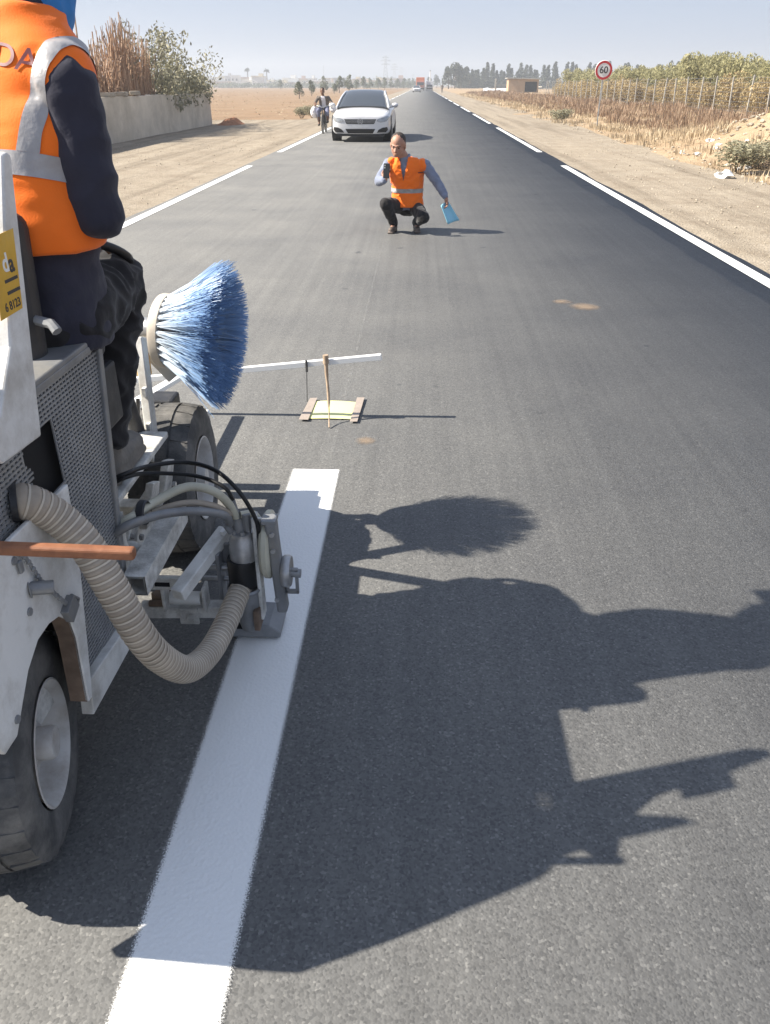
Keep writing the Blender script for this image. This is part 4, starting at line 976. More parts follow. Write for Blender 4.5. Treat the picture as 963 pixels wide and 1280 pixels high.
# ---- taped test sheet on the road
t = thing('test_sheet', (-.45, 3.93, 0), 'pale yellow paper sheet taped to the asphalt under the sighting bar', 'paper sheet')
M['paper'] = mat('yellow_paper', (.70, .70, .34), .7, .04, 10); M['tape'] = mat('brown_tape', (.33, .275, .23), .45, .1, 40)
mb = MB(); vs = []; fs = []
for j in range(9):
    for i in range(13):
        u, v = i / 12, j / 8; x = -.572 + .245 * u + .02 * (v - .5) * (1 - u) * -1; y = 3.80 + .25 * v; vs.append((x, y, .005 + .007 * math.sin(math.pi * u) * (.4 + .6 * v)))
for j in range(8):
    for i in range(12): k = j * 13 + i; fs.append((k, k + 1, k + 14, k + 13))
mb.add(vs, fs).build('paper', M['paper'], t, 60, fix=False)
for c in ([(-.612, 3.768), (-.562, 3.765), (-.552, 4.09), (-.592, 4.085)], [(-.342, 3.75), (-.303, 3.752), (-.288, 4.108), (-.330, 4.105)]):
    mb = MB(); n = 8; vs = []; fs = []
    for j in range(n + 1):
        v = j / n; 
        for (p, q) in ((c[0], c[3]), (c[1], c[2])): vs.append((p[0] + (q[0] - p[0]) * v, p[1] + (q[1] - p[1]) * v, .0125 + .001 * math.sin(v * 9)))
    for j in range(n): fs.append((2 * j, 2 * j + 1, 2 * j + 3, 2 * j + 2))
    mb.add(vs, fs).build('tape_strip', M['tape'], t, 60, fix=False)
# ================================================================ PEOPLE
from mathutils.bvhtree import BVHTree
def loft(mb, secs, n=24):
    """closed stack of ellipses: (centre, rx, ry[, normal])"""
    vs = []; fs = []
    for s in secs:
        c = Vector(s[0]); nn = Vector(s[3]).normalized() if len(s) > 3 else Vector((0, 0, 1))
        xd = Vector(s[4]) if len(s) > 4 else Vector((1, 0, 0)); xd = (xd - nn * xd.dot(nn)).normalized(); yd = nn.cross(xd)
        for k in range(n):
            a = 2 * math.pi * k / n; ca_, sa_ = math.cos(a), math.sin(a)
            e = .82; ca_ = math.copysign(abs(ca_) ** e, ca_); sa_ = math.copysign(abs(sa_) ** e, sa_)
            vs.append(c + xd * s[1] * ca_ + yd * s[2] * sa_)
    m = len(secs)
    for i in range(m - 1):
        for k in range(n): k2 = (k + 1) % n; fs.append((i * n + k, i * n + k2, (i + 1) * n + k2, (i + 1) * n + k))
    fs.append(tuple(range(n - 1, -1, -1))); fs.append(tuple((m - 1) * n + k for k in range(n)))
    mb.add(vs, fs); return mb
def cap(mb, a, b, r0, r1, n=16):
    a, b = Vector(a), Vector(b); mb.tube([a, a.lerp(b, .35), a.lerp(b, .7), b], [r0, r0 + (r1 - r0) * .3, r0 + (r1 - r0) * .7, r1], n); mb.ball(a, r0 * .99, n, 10); mb.ball(b, r1 * .99, n, 10); return mb
def solid(mb, voxel, smooth=5, wr=0, wf=(10, 10, 10), sf=.5):
    me = bpy.data.meshes.new('tmp'); me.from_pydata([tuple(v) for v in mb.v], [], mb.f)
    bm = bmesh.new(); bm.from_mesh(me); bmesh.ops.recalc_face_normals(bm, faces=bm.faces); bm.to_mesh(me); bm.free()
    ob = bpy.data.objects.new('tmp', me); col.objects.link(ob)
    md = ob.modifiers.new('r', 'REMESH'); md.mode = 'VOXEL'; md.voxel_size = voxel
    ms = ob.modifiers.new('s', 'SMOOTH'); ms.factor = sf; ms.iterations = smooth
    dg = bpy.context.evaluated_depsgraph_get(); out = bpy.data.meshes.new_from_object(ob.evaluated_get(dg)); bpy.data.objects.remove(ob); bpy.data.meshes.remove(me)
    if wr:
        ns = [v.normal.copy() for v in out.vertices]
        for v, nn in zip(out.vertices, ns):
            p = Vector((v.co.x * wf[0], v.co.y * wf[1], v.co.z * wf[2]))
            f = mnoise.noise(p) + .5 * mnoise.noise(p * 2.1); f = 1 - 2.2 * abs(f)          # ridged folds
            v.co += nn * wr * f
    out.polygons.foreach_set('use_smooth', [True] * len(out.polygons)); return out
def put(name, me, m, parent):
    me.materials.clear(); me.materials.append(m); me.name = name; return link(name, me, parent)
def patch(me, planes, cond, off):
    """skin-tight strip cut from a garment"""
    bm = bmesh.new(); bm.from_mesh(me)
    for co, no in planes:
        bmesh.ops.bisect_plane(bm, geom=bm.verts[:] + bm.edges[:] + bm.faces[:], plane_co=co, plane_no=no)
    bm.normal_update(); nn = {v: v.normal.copy() for v in bm.verts}
    bmesh.ops.delete(bm, geom=[f for f in bm.faces if not cond(f.calc_center_median())], context='FACES')
    for v in bm.verts: v.co += nn[v] * off
    out = bpy.data.meshes.new('patch'); bm.to_mesh(out); bm.free(); out.polygons.foreach_set('use_smooth', [True] * len(out.polygons)); return out
def head_parts(mb, c, Mh, s=1.0, ears=True):
    """face looks along local -Y"""
    T = lambda p: Vector(c) + Mh @ (Vector(p) * s)
    B = lambda p, r: mb.ball(T(p), tuple(x * s for x in r), 20, 14, M=Mh)
    B((0, .012, .035), (.076, .095, .085)); B((0, -.02, -.03), (.063, .070, .075)); B((0, -.045, -.075), (.038, .038, .030))
    B((0, -.070, .018), (.050, .022, .012))                      # brow
    B((.032, -.062, -.018), (.020, .018, .018)); B((-.032, -.062, -.018), (.020, .018, .018))
    cap(mb, T((0, -.083, .008)), T((0, -.106, -.028)), .009 * s, .013 * s, 10); B((0, -.092, -.030), (.017, .012, .010))
    B((0, -.084, -.058), (.022, .010, .006)); B((0, -.080, -.070), (.018, .010, .006))
    if ears:
        for q in (-1, 1): B((q * .077, .012, -.004), (.010, .020, .032))
def hand_parts(mb, w, d, up, s=1.0, curl=.9, thumb=1):
    """w wrist, d towards the knuckles, up = back of the hand; fingers curl away from up"""
    w = Vector(w); d = Vector(d).normalized(); up = Vector(up); up = (up - d * up.dot(d)).normalized(); sd_ = d.cross(up)
    Mh = Matrix((sd_, d, up)).transposed()
    mb.ball(w + d * .045 * s, (.042 * s, .050 * s, .017 * s), 16, 10, M=Mh)
    for i, ln in enumerate((.072, .080, .075, .058)):
        o = (-.030 + .020 * i) * s; b = w + d * .082 * s + sd_ * o; ang = 0; p = b
        for j, k in enumerate((.45, .32, .23)):
            ang += curl * (.6, .75, .6)[j]; dd = d * math.cos(ang) - up * math.sin(ang); q = p + dd * ln * s * k; cap(mb, p, q, (.0095 - .001 * j) * s, (.0088 - .001 * j) * s, 8); p = q
    b = w + d * .025 * s - sd_ * thumb * .034 * s; q = b + (d * .6 - sd_ * thumb * .75 - up * .35).normalized() * .040 * s; cap(mb, b, q, .012 * s, .0105 * s, 8)
    cap(mb, q, q + (d * .9 - sd_ * thumb * .05 - up * .5).normalized() * .032 * s, .0105 * s, .009 * s, 8)
def fabric(name, c, var=.18, rough=.85, scale=40, bump=.25):
    m = mat(name, c, rough, var, 6, bump=bump, bscale=scale, spec=.15); m.node_tree.nodes['Principled BSDF'].inputs['Sheen Weight'].default_value = .15; return m
M['vest'] = fabric('orange_hi_vis', (.95, .185, .018), .05, .7, 260, .12)
M['refl'] = mat('grey_reflective_tape', (.36, .35, .35), .38, .10, 30, .15, bump=.15, bscale=70)
M['navy'] = fabric('navy_cloth', (.034, .034, .050)); M['blackcloth'] = fabric('black_trouser_cloth', (.022, .021, .022))
M['skin1'] = mat('tanned_skin', (.33, .17, .105), .5, .1, 30, spec=.35); M['skin2'] = mat('light_tanned_skin', (.40, .215, .15), .5, .1, 30, spec=.35)
M['boot'] = mat('dusty_grey_boot', (.17, .155, .135), .8, .2, 14, dirt=(.3, .27, .22), damt=.3, bump=.3)
M['bluecloth'] = fabric('blue_scarf', (.045, .22, .55)); M['letter'] = mat('purple_lettering', (.13, .025, .035), .6, .1)
M['hair'] = mat('short_dark_hair', (.045, .036, .031), .7, .3, 60, bump=.4, bscale=200); M['eye'] = mat('eye', (.02, .015, .012), .25, .1)
M['shirt'] = fabric('grey_blue_shirt', (.20, .225, .30)); M['phone'] = mat('black_phone', (.02, .02, .022), .25, .1); M['folder'] = mat('light_blue_plastic', (.27, .60, .76), .4, .05)

# ---- operator, seen from behind
op = thing('person', (-.95, 1.95, .97), 'seated machine operator in orange hi-vis vest, navy jacket and blue scarf', 'person')
XC = -.955
def lean(mb_, z0=1.10):
    for i, v in enumerate(mb_.v):
        k = max(0, v[2] - z0); a_ = -R(26) * min(1, k / .3); x, y = v[0] - XC, v[1] - 1.95 
        x, y = x * math.cos(a_) - y * math.sin(a_), x * math.sin(a_) + y * math.cos(a_)
        mb_.v[i] = (XC + x, 1.95 + y + k * .13, v[2])
def leanp(p):
    t_ = MB(); t_.v = [tuple(p)]; lean(t_); return Vector(t_.v[0])
SH = {s: leanp((XC + s * .188, 1.965, 1.545)) for s in (1, -1)}
EL = {1: SH[1] + Vector((.028, -.02, -.262)), -1: Vector((-1.18, 1.99, 1.28))}
WR = {1: Vector((-.905, 2.16, 1.20)), -1: Vector((-1.10, 2.20, 1.20))}
HP = {1: Vector((-.868, 1.95, 1.03)), -1: Vector((-1.04, 1.95, 1.03))}
KN = {1: Vector((-.882, 2.30, 1.045)), -1: Vector((-1.06, 2.33, 1.03))}
AN = {1: Vector((-.925, 2.115, .60)), -1: Vector((-1.08, 2.2, .60))}
Mh = Matrix.Rotation(math.pi, 3, 'Z') @ Matrix.Rotation(R(14), 3, 'X')
hc = Vector((-.895, 2.12, 1.81))
mb = MB(); loft(mb, [((XC, 1.93, 1.0), .15, .10), ((XC, 1.95, 1.2), .15, .10), ((XC, 1.975, 1.45), .17, .095), ((XC, 1.985, 1.57), .15, .08), ((XC + .01, 1.995, 1.63), .07, .06)]); lean(mb)
cap(mb, (XC + .03, 2.05, 1.60), (-.90, 2.09, 1.74), .058, .054); head_parts(mb, hc, Mh)
for s in (1, -1):
    cap(mb, SH[s], EL[s], .05, .042); cap(mb, EL[s], WR[s], .04, .03); hand_parts(mb, WR[s], (0.0, 1, -.12), (s * .5, 0, 1), 1, 1.0, -s)
    cap(mb, HP[s], KN[s], .07, .05); cap(mb, KN[s], AN[s], .05, .038); cap(mb, AN[s], AN[s] + Vector((0, .12, -.05)), .04, .03)
put('body', solid(mb, .0075, 4), M['skin1'], op)
mb = MB(); loft(mb, [((XC, 1.925, .965), .175, .13), ((XC, 1.93, 1.06), .182, .135), ((XC, 1.935, 1.16), .172, .125), ((XC, 1.955, 1.28), .172, .12), ((XC, 1.972, 1.42), .19, .118), ((XC, 1.98, 1.53), .195, .11), ((XC + .005, 1.985, 1.605), .165, .09), ((XC + .02, 1.99, 1.665), .10, .075), ((XC + .035, 1.995, 1.72), .080, .070)])
lean(mb)
for s in (1, -1):
    cap(mb, SH[s], EL[s], .066, .060); cap(mb, EL[s], WR[s], .055, .043); mb.ball(EL[s] + Vector((0, -.005, -.005)), .058)
jk = put('jacket', solid(mb, .0065, 5, .0065, (6, 6, 12)), M['navy'], op)
mb = MB(); loft(mb, [((XC, 1.935, 1.205), .196, .145), ((XC, 1.940, 1.26), .200, .150), ((XC, 1.955, 1.34), .196, .142), ((XC, 1.97, 1.42), .205, .138), ((XC, 1.98, 1.51), .214, .130), ((XC + .003, 1.983, 1.575), .212, .118), ((XC + .006, 1.986, 1.625), .185, .102), ((XC + .015, 1.99, 1.665), .140, .090), ((XC + .025, 1.992, 1.695), .108, .082), ((XC + .03, 1.993, 1.708), .095, .078)], 36)
mb.ball((-.772, 1.968, 1.553), (.060, .082, .080)); mb.ball((-1.138, 1.968, 1.553), (.060, .082, .080))
lean(mb); vm = solid(mb, .0065, 6, .0055, (5, 5, 12))
bm = bmesh.new(); bm.from_mesh(vm)
for s in (1, -1):
    bmesh.ops.bisect_plane(bm, geom=bm.verts[:] + bm.edges[:] + bm.faces[:], plane_co=(XC + s * .238, 1.95, 1.585), plane_no=Vector((s, 0, -.36)).normalized())
    pn_ = Vector((s, 0, -.36)).normalized(); pc_ = Vector((XC + s * .238, 1.95, 1.585)); bmesh.ops.delete(bm, geom=[f for f in bm.faces if f.calc_center_median().z > 1.375 and (f.calc_center_median() - pc_).dot(pn_) > 0], context='FACES')
bm.to_mesh(vm); bm.free(); vest = put('vest', vm, M['vest'], op)
zb0, zb1 = 1.372, 1.424
nrm = Vector((.10, .25, 1)).normalized(); c0, c1 = Vector((XC, 1.87, zb0)), Vector((XC, 1.87, zb1))
put('reflective_band', patch(vm, [(c0, nrm), (c1, nrm)], lambda p: (p - c0).dot(nrm) > 0 and (p - c1).dot(nrm) < 0, .003), M['refl'], vest)
for s in (1, -1):
    n2 = (Matrix.Rotation(-R(26), 3, 'Z') @ Vector((1, 0, -.16 * s))).normalized(); a = leanp((XC + s * .150, 1.85, 1.50)); b = leanp((XC + s * .190, 1.85, 1.50))
    if s < 0: a, b = b, a
    put('reflective_strap', patch(vm, [(a, n2), (b, n2), (c1, nrm)], lambda p: (p - a).dot(n2) > 0 and (p - b).dot(n2) < 0 and (p - c1).dot(nrm) > 0 and p.z > zb1 - .02, .0035), M['refl'], vest)
# lettering laid on to the back
def drape(o, me, off, axis=Vector((0, 1, 0)), start=1.2):
    bvh = BVHTree.FromPolygons([v.co for v in me.vertices], [tuple(p.vertices) for p in me.polygons]); bm = bmesh.new(); bm.from_mesh(o.data)
    bmesh.ops.triangulate(bm, faces=bm.faces[:]); bmesh.ops.subdivide_edges(bm, edges=[e for e in bm.edges if e.calc_length() > .012], cuts=2, use_grid_fill=True)
    for v in bm.verts:
        h = bvh.ray_cast(v.co - axis * start, axis)
        if h[0]: v.co = h[0] - axis * off
    bm.to_mesh(o.data); bm.free()
lt = text_mesh('DA', .064, 'lettering', M['letter'], vest, Matrix.Translation((-.868, 1.5, 1.600)) @ Matrix.Rotation(R(90), 4, 'X') @ Matrix.Rotation(R(-10), 4, 'Z'), 0, .0002, 1.2)
drape(lt, vm, .003)
mb = MB(); mb.ball((XC, 1.93, 1.02), (.185, .15, .10), 20, 12)
for s in (1, -1):
    cap(mb, HP[s], KN[s], .095, .080); cap(mb, KN[s] + Vector((0, -.005, -.01)), AN[s] + Vector((0, 0, .03)), .082, .066)
put('trousers', solid(mb, .007, 4, .012, (10, 10, 13)), M['blackcloth'], op)
for s in (1, -1):
    a = AN[s]; mb = MB(); cap(mb, a + Vector((0, -.01, .02)), a + Vector((0, -.01, -.06)), .048, .046); cap(mb, a + Vector((0, -.02, -.065)), a + Vector((.01, .17, -.075)), .044, .042); mb.box(a + Vector((.005, .07, -.105)), (.088, .27, .022))
    put('boot', solid(mb, .007, 3, .002, (30, 8, 60)), M['boot'], op)
mb = MB(); loft(mb, [((-.858, 2.03, 1.655), .040, .045), ((-.865, 2.04, 1.70), .066, .075), ((-.878, 2.05, 1.75), .085, .095), ((-.90, 2.06, 1.83), .098, .115), ((-.91, 2.07, 1.89), .088, .105), ((-.915, 2.075, 1.935), .045, .055)])
mb.v = [(x, y + .05, z) for x, y, z in mb.v]; sc = solid(mb, .008, 4, .009, (14, 14, 5)); put('head_scarf', sc, M['bluecloth'], op)
mb = MB(); mb.box((-.90, 2.25, 1.87), (.16, .12, .012), Matrix.Rotation(R(-8), 3, 'X')); put('cap_peak', solid(mb, .006, 3), M['navy'], op)

k_ = .93; op.scale = (k_, k_, k_); op.location = Vector((0, 0, 1.55)) + k_ * (op.location - Vector((0, 0, 1.55))) + Vector((-.012, 0, 0))
# ---- crouching man with phone
cm = thing('person', (-.15, 9.85, 0), 'crouching man in orange vest holding up a phone on the open road', 'person')
hc = Vector((-.262, 9.70, .945)); Mh = Matrix.Rotation(R(-14), 3, 'Z') @ Matrix.Rotation(R(14), 3, 'X') @ Matrix.Rotation(R(4), 3, 'Y')
sL, sR = Vector((-.375, 9.80, .745)), Vector((.055, 9.80, .735))
eL, eR = Vector((-.478, 9.66, .575)), Vector((.205, 9.78, .545)); wL, wR = Vector((-.402, 9.50, .605)), Vector((.300, 9.72, .405))
hipL, hipR = Vector((-.235, 9.93, .27)), Vector((-.06, 9.93, .27)); kL, kR = Vector((-.395, 9.60, .335)), Vector((.045, 9.57, .20))
aL, aR = Vector((-.305, 9.80, .085)), Vector((-.035, 9.86, .10)); fL, fR = Vector((-.335, 9.66, .03)), Vector((-.02, 9.70, .03))
tors = [((-.150, 9.93, .24), .150, .11), ((-.150, 9.91, .38), .150, .105), ((-.155, 9.87, .54), .165, .11), ((-.16, 9.82, .68), .178, .105), ((-.162, 9.80, .755), .165, .09), ((-.175, 9.785, .80), .085, .065)]
mb = MB(); loft(mb, [(c, a * .9, b * .9) for c, a, b in tors]); cap(mb, (-.175, 9.79, .79), (-.235, 9.73, .885), .060, .056); head_parts(mb, hc, Mh, 1.08)
for (s, e, w_) in ((sL, eL, wL), (sR, eR, wR)): cap(mb, s, e, .045, .038); cap(mb, e, w_, .036, .028)
hand_parts(mb, wL, (.15, -.25, 1), (-.55, -.75, .1), 1.0, .75, 1); hand_parts(mb, wR, (.22, -.10, -1), (.75, .35, .1), 1.0, .9, -1)
for (h, k, a, f) in ((hipL, kL, aL, fL), (hipR, kR, aR, fR)): cap(mb, h, k, .06, .045); cap(mb, k, a, .045, .033); cap(mb, a, f, .03, .025)
put('body', solid(mb, .0065, 3), M['skin2'], cm)
T = lambda p: hc + Mh @ (Vector(p) * 1.08)
mb = MB(); mb.ball(T((0, .021, .053)), (.082, .089, .0765), 20, 14, M=Mh); mb.ball(T((0, .05, .005)), (.080, .070, .055), 18, 12, M=Mh); put('hair', solid(mb, .005, 1, .003, (70, 70, 70)), M['hair'], cm)
for q in (-1, 1):
    mb = MB(); mb.ball(T((q * .031, -.0795, .002)), (.011, .006, .005), 10, 6, M=Mh); mb.build('eye', M['eye'], cm, 60)
    mb = MB(); mb.bar(T((q * .014, -.092, .021)), T((q * .05, -.080, .022)), .008, .006); mb.build('eyebrow', M['hair'], cm)
mb = MB(); loft(mb, [(c, a, b) for c, a, b in tors])
for (s, e, w_) in ((sL, eL, wL), (sR, eR, wR)): cap(mb, s, e, .062, .052); cap(mb, e, e.lerp(w_, .92), .052, .040)
loft(mb, [((-.182, 9.775, .79), .078, .068, (-.25, -.25, 1)), ((-.195, 9.765, .835), .072, .064, (-.25, -.25, 1))])
put('shirt', solid(mb, .0075, 4, .006, (10, 10, 14)), M['shirt'], cm)
mb = MB(); loft(mb, [((-.145, 9.90, .285), .188, .150), ((-.150, 9.90, .42), .178, .135), ((-.155, 9.87, .54), .184, .135), ((-.16, 9.825, .68), .198, .128), ((-.162, 9.805, .745), .195, .112), ((-.168, 9.795, .79), .150, .092), ((-.175, 9.79, .82), .10, .078)])
mb.ball((sL.x + .035, sL.y, sL.z), (.060, .082, .072)); mb.ball((sR.x - .035, sR.y, sR.z), (.060, .082, .072))
vm2 = solid(mb, .007, 4, .012, (7, 7, 11))
bm = bmesh.new(); bm.from_mesh(vm2)      # open V neck
bmesh.ops.delete(bm, geom=[f for f in bm.faces if f.calc_center_median().y < 9.80 and f.calc_center_median().z > .57 and abs(f.calc_center_median().x + .195) < (f.calc_center_median().z - .57) * .20], context='FACES'); bm.to_mesh(vm2); bm.free()
v2 = put('vest', vm2, M['vest'], cm)
put('reflective_band', patch(vm2, [((0, 9.8, .435), (0, .0, 1)), ((0, 9.8, .483), (0, .0, 1))], lambda p: .435 < p.z < .483, .003), M['refl'], v2)
mb = MB(); mb.box((.0, 9.672, .66), (.055, .002, .012)); o = mb.build('chest_print', M['letter'], v2); drape(o, vm2, .004, Vector((0, 1, 0)), .5)
mb = MB(); mb.ball((-.148, 9.95, .27), (.165, .13, .11), 20, 12)
for (h, k, a) in ((hipL, kL, aL), (hipR, kR, aR)): cap(mb, h, k, .085, .070); cap(mb, k, a, .070, .050)
put('trousers', solid(mb, .0075, 4, .007, (10, 10, 10)), M['blackcloth'], cm)
M['shoe'] = mat('brown_grey_shoe', (.11, .085, .07), .6, .2, 20)
for (a, f) in ((aL, fL), (aR, fR)):
    mb = MB(); d = Vector((f.x - a.x, f.y - a.y, 0)).normalized(); h0 = Vector((a.x, a.y, .045)) - d * .01; cap(mb, h0, Vector((f.x, f.y, .034)) - d * .0, .042, .036); cap(mb, h0 + Vector((0, 0, .01)), a + Vector((0, 0, .02)), .042, .040)
    mb.box(((h0.x + f.x) / 2, (h0.y + f.y) / 2, .010), (.07, .24, .018), Matrix.Rotation(math.atan2(d.x, -d.y) + math.pi, 3, 'Z')); put('shoe', solid(mb, .007, 3), M['shoe'], cm)
ph = MB(); Mp = Matrix.Rotation(R(-12), 3, 'Z') @ Matrix.Rotation(R(-10), 3, 'X'); ph.box((-.380, 9.435, .705), (.074, .010, .155), Mp); po = tag(ph.build('mobile_phone', M['phone'], None, bevel=.006), 'black mobile phone held upright by the crouching man', 'phone')
for k in range(2):
    mb = MB(); mb.lathe([(0, -.0062), (.008, -.0062), (.009, -.004)], (0, 0, 0), 'Y', 12); o = mb.build('camera_lens', M['silver'], po, 40)
    for v in o.data.vertices: v.co = Vector((-.380, 9.435, .705)) + Mp @ (v.co + Vector((-.020, 0, .055 - .024 * k)))
# folder: two bent sheets
mb = MB(); vs = []; fs = []
A, B_, C_, D_ = Vector((.245, 9.66, .315)), Vector((.33, 9.74, .36)), Vector((.475, 9.78, .135)), Vector((.335, 9.68, .105))
for j in range(9):
    for i in range(7):
        u, v = i / 6, j / 8; p = A.lerp(B_, u).lerp(D_.lerp(C_, u), v); p.y += .03 * math.sin(math.pi * u) + .03 * v * u; vs.append(p)
for j in range(8):
    for i in range(6): k = j * 7 + i; fs.append((k, k + 1, k + 8, k + 7))
o = mb.add(vs, fs).build('blue_folder', M['folder'], None, 60); tag(o, 'light blue plastic folder hanging from the crouching man\'s hand', 'folder')
sm_ = o.modifiers.new('solid', 'SOLIDIFY'); sm_.thickness = .012
# ---- rider on a bicycle at the road edge
M['tan_skin'] = mat('dark_skin', (.16, .085, .055), .5, .1); M['whitecloth'] = fabric('white_cloth', (.62, .60, .62)); M['browncloth'] = fabric('grey_brown_cloth', (.15, .125, .105)); M['bluegrey'] = fabric('blue_grey_cloth', (.16, .17, .25))
bx_, by_ = -3.56, 31.6
bc = thing('bicycle', (bx_, by_, 0), 'dark bicycle loaded with pale bags at the edge of the road', 'bicycle')
for (nm, yy) in (('front_wheel', by_ - .50), ('rear_wheel', by_ + .50)):
    mb = MB(); mb.tube([(bx_, yy + .30 * math.cos(a), .31 + .30 * math.sin(a)) for a in [2 * math.pi * i / 28 for i in range(29)]], .022, 8, cap=False)
    for i in range(10): a = i * .628; mb.tube([(bx_, yy, .31), (bx_, yy + .29 * math.cos(a), .31 + .29 * math.sin(a))], .004, 4)
    mb.build(nm, M['tyre'], bc, 60, fix=False)
mb = MB()
for a, b in (((0, -.50, .31), (0, -.36, .80)), ((0, -.36, .72), (0, .12, .30)), ((0, -.38, .78), (0, .22, .74)), ((0, .12, .30), (0, .24, .82)), ((0, .12, .30), (0, .50, .31)), ((0, .50, .31), (0, .22, .74))): mb.tube([(bx_ + a[0], by_ + a[1], a[2]), (bx_ + b[0], by_ + b[1], b[2])], .02, 8)
mb.build('frame', M['dark'], bc, 50, fix=False)
mb = MB(); mb.tube(catmull([(bx_ - .29, by_ - .22, .90), (bx_ - .15, by_ - .36, .88), (bx_, by_ - .40, .84), (bx_ + .15, by_ - .36, .88), (bx_ + .29, by_ - .22, .90)], 4), .014, 8); mb.build('handlebar', M['galv'], bc, 50, fix=False)
mb = MB(); mb.ball((bx_, by_ + .26, .84), (.09, .13, .04)); mb.build('saddle', M['rubber'], bc, 60)
mb = MB(); mb.tube([(bx_ - .12, by_ + .05, .22), (bx_ - .03, by_ + .12, .30), (bx_ + .03, by_ + .12, .30), (bx_ + .12, by_ + .19, .40)], .015, 6); mb.build('pedals', M['dark'], bc)
rd = thing('person', (bx_, by_ + .2, .86), 'rider in a white top and dark waistcoat on the loaded bicycle', 'person')
o_ = Vector((bx_, by_, 0)); hcr = o_ + Vector((-.03, .0, 1.34)); Mr = Matrix.Rotation(R(6), 3, 'X')
J = {}
for s in (-1, 1):
    J[s] = dict(sh=o_ + Vector((s * .185 - .02, .08, 1.14)), el=o_ + Vector((s * .30, -.05, .98)), wr=o_ + Vector((s * .27, -.20, .93)), hp=o_ + Vector((s * .085, .24, .86)), kn=o_ + Vector((s * .16 - .03, -.10, .66 if s > 0 else .72)), an=o_ + Vector((s * .13 - (.06 if s < 0 else 0), .06, .42 if s > 0 else .33)))
mb = MB(); loft(mb, [(o_ + Vector((0, .24, .82)), .13, .10), (o_ + Vector((0, .18, 1.0)), .13, .10), (o_ + Vector((-.02, .09, 1.14)), .15, .09), (o_ + Vector((-.02, .06, 1.2)), .06, .06)]); cap(mb, o_ + Vector((-.02, .06, 1.18)), hcr + Vector((0, .02, -.05)), .05, .05); head_parts(mb, hcr, Mr, .95)
for s in (-1, 1):
    j = J[s]; cap(mb, j['sh'], j['el'], .047, .04); cap(mb, j['el'], j['wr'], .04, .03); hand_parts(mb, j['wr'], (0, -1, -.1), (0, 0, 1), .95, .9, -s); cap(mb, j['hp'], j['kn'], .07, .055); cap(mb, j['kn'], j['an'], .055, .04); cap(mb, j['an'], j['an'] + Vector((0, -.13, -.05)), .04, .03)
put('body', solid(mb, .009, 3), M['tan_skin'], rd)
mb = MB(); loft(mb, [(o_ + Vector((0, .23, .80)), .165, .125), (o_ + Vector((0, .17, 1.0)), .155, .12), (o_ + Vector((-.02, .09, 1.13)), .175, .11), (o_ + Vector((-.02, .07, 1.19)), .085, .075)]); put('shirt', solid(mb, .01, 4, .006), M['whitecloth'], rd)
mb = MB()
for s in (-1, 1):
    j = J[s]; loft(mb, [(j['hp'] + Vector((s * .03, -.04, .02)), .06, .13), (o_ + Vector((s * .115, .16, 1.02)), .062, .135), (o_ + Vector((s * .125 - .02, .085, 1.14)), .075, .115), (o_ + Vector((s * .10 - .02, .075, 1.185)), .06, .08)]); cap(mb, j['sh'], j['el'], .062, .052)
put('waistcoat', solid(mb, .01, 4, .005), M['browncloth'], rd)
mb = MB()
for s in (-1, 1): j = J[s]; cap(mb, j['hp'], j['kn'], .095, .075); cap(mb, j['kn'], j['an'] + Vector((0, 0, .08)), .072, .055)
put('trousers', solid(mb, .01, 4, .006), M['bluegrey'], rd)
mb = MB(); mb.ball(hcr + Vector((0, .03, .055)), (.082, .095, .075)); put('hair', solid(mb, .009, 2), M['hair'], rd)
for s in (-1, 1):
    mb = MB(); a = J[s]['an']; cap(mb, a + Vector((0, .02, -.05)), a + Vector((0, -.15, -.07)), .042, .036); put('shoe', solid(mb, .009, 2), M['rubber'], rd)
for s, z, lab in ((-1, .68, 'pale sack hanging beside the bicycle rider on the field side'), (1, .80, 'white bag hung on the bicycle handlebar beside the car')):
    mb = MB(); mb.ball((bx_ + s * .36, by_ + (.1 if s < 0 else -.15), z), (.13, .17, .19) if s < 0 else (.12, .12, .12), 16, 12); me = solid(mb, .015, 2, .02, (8, 8, 8)); o = put('carrier_bag', me, M['whitecloth'], None); tag(o, lab, 'bag')
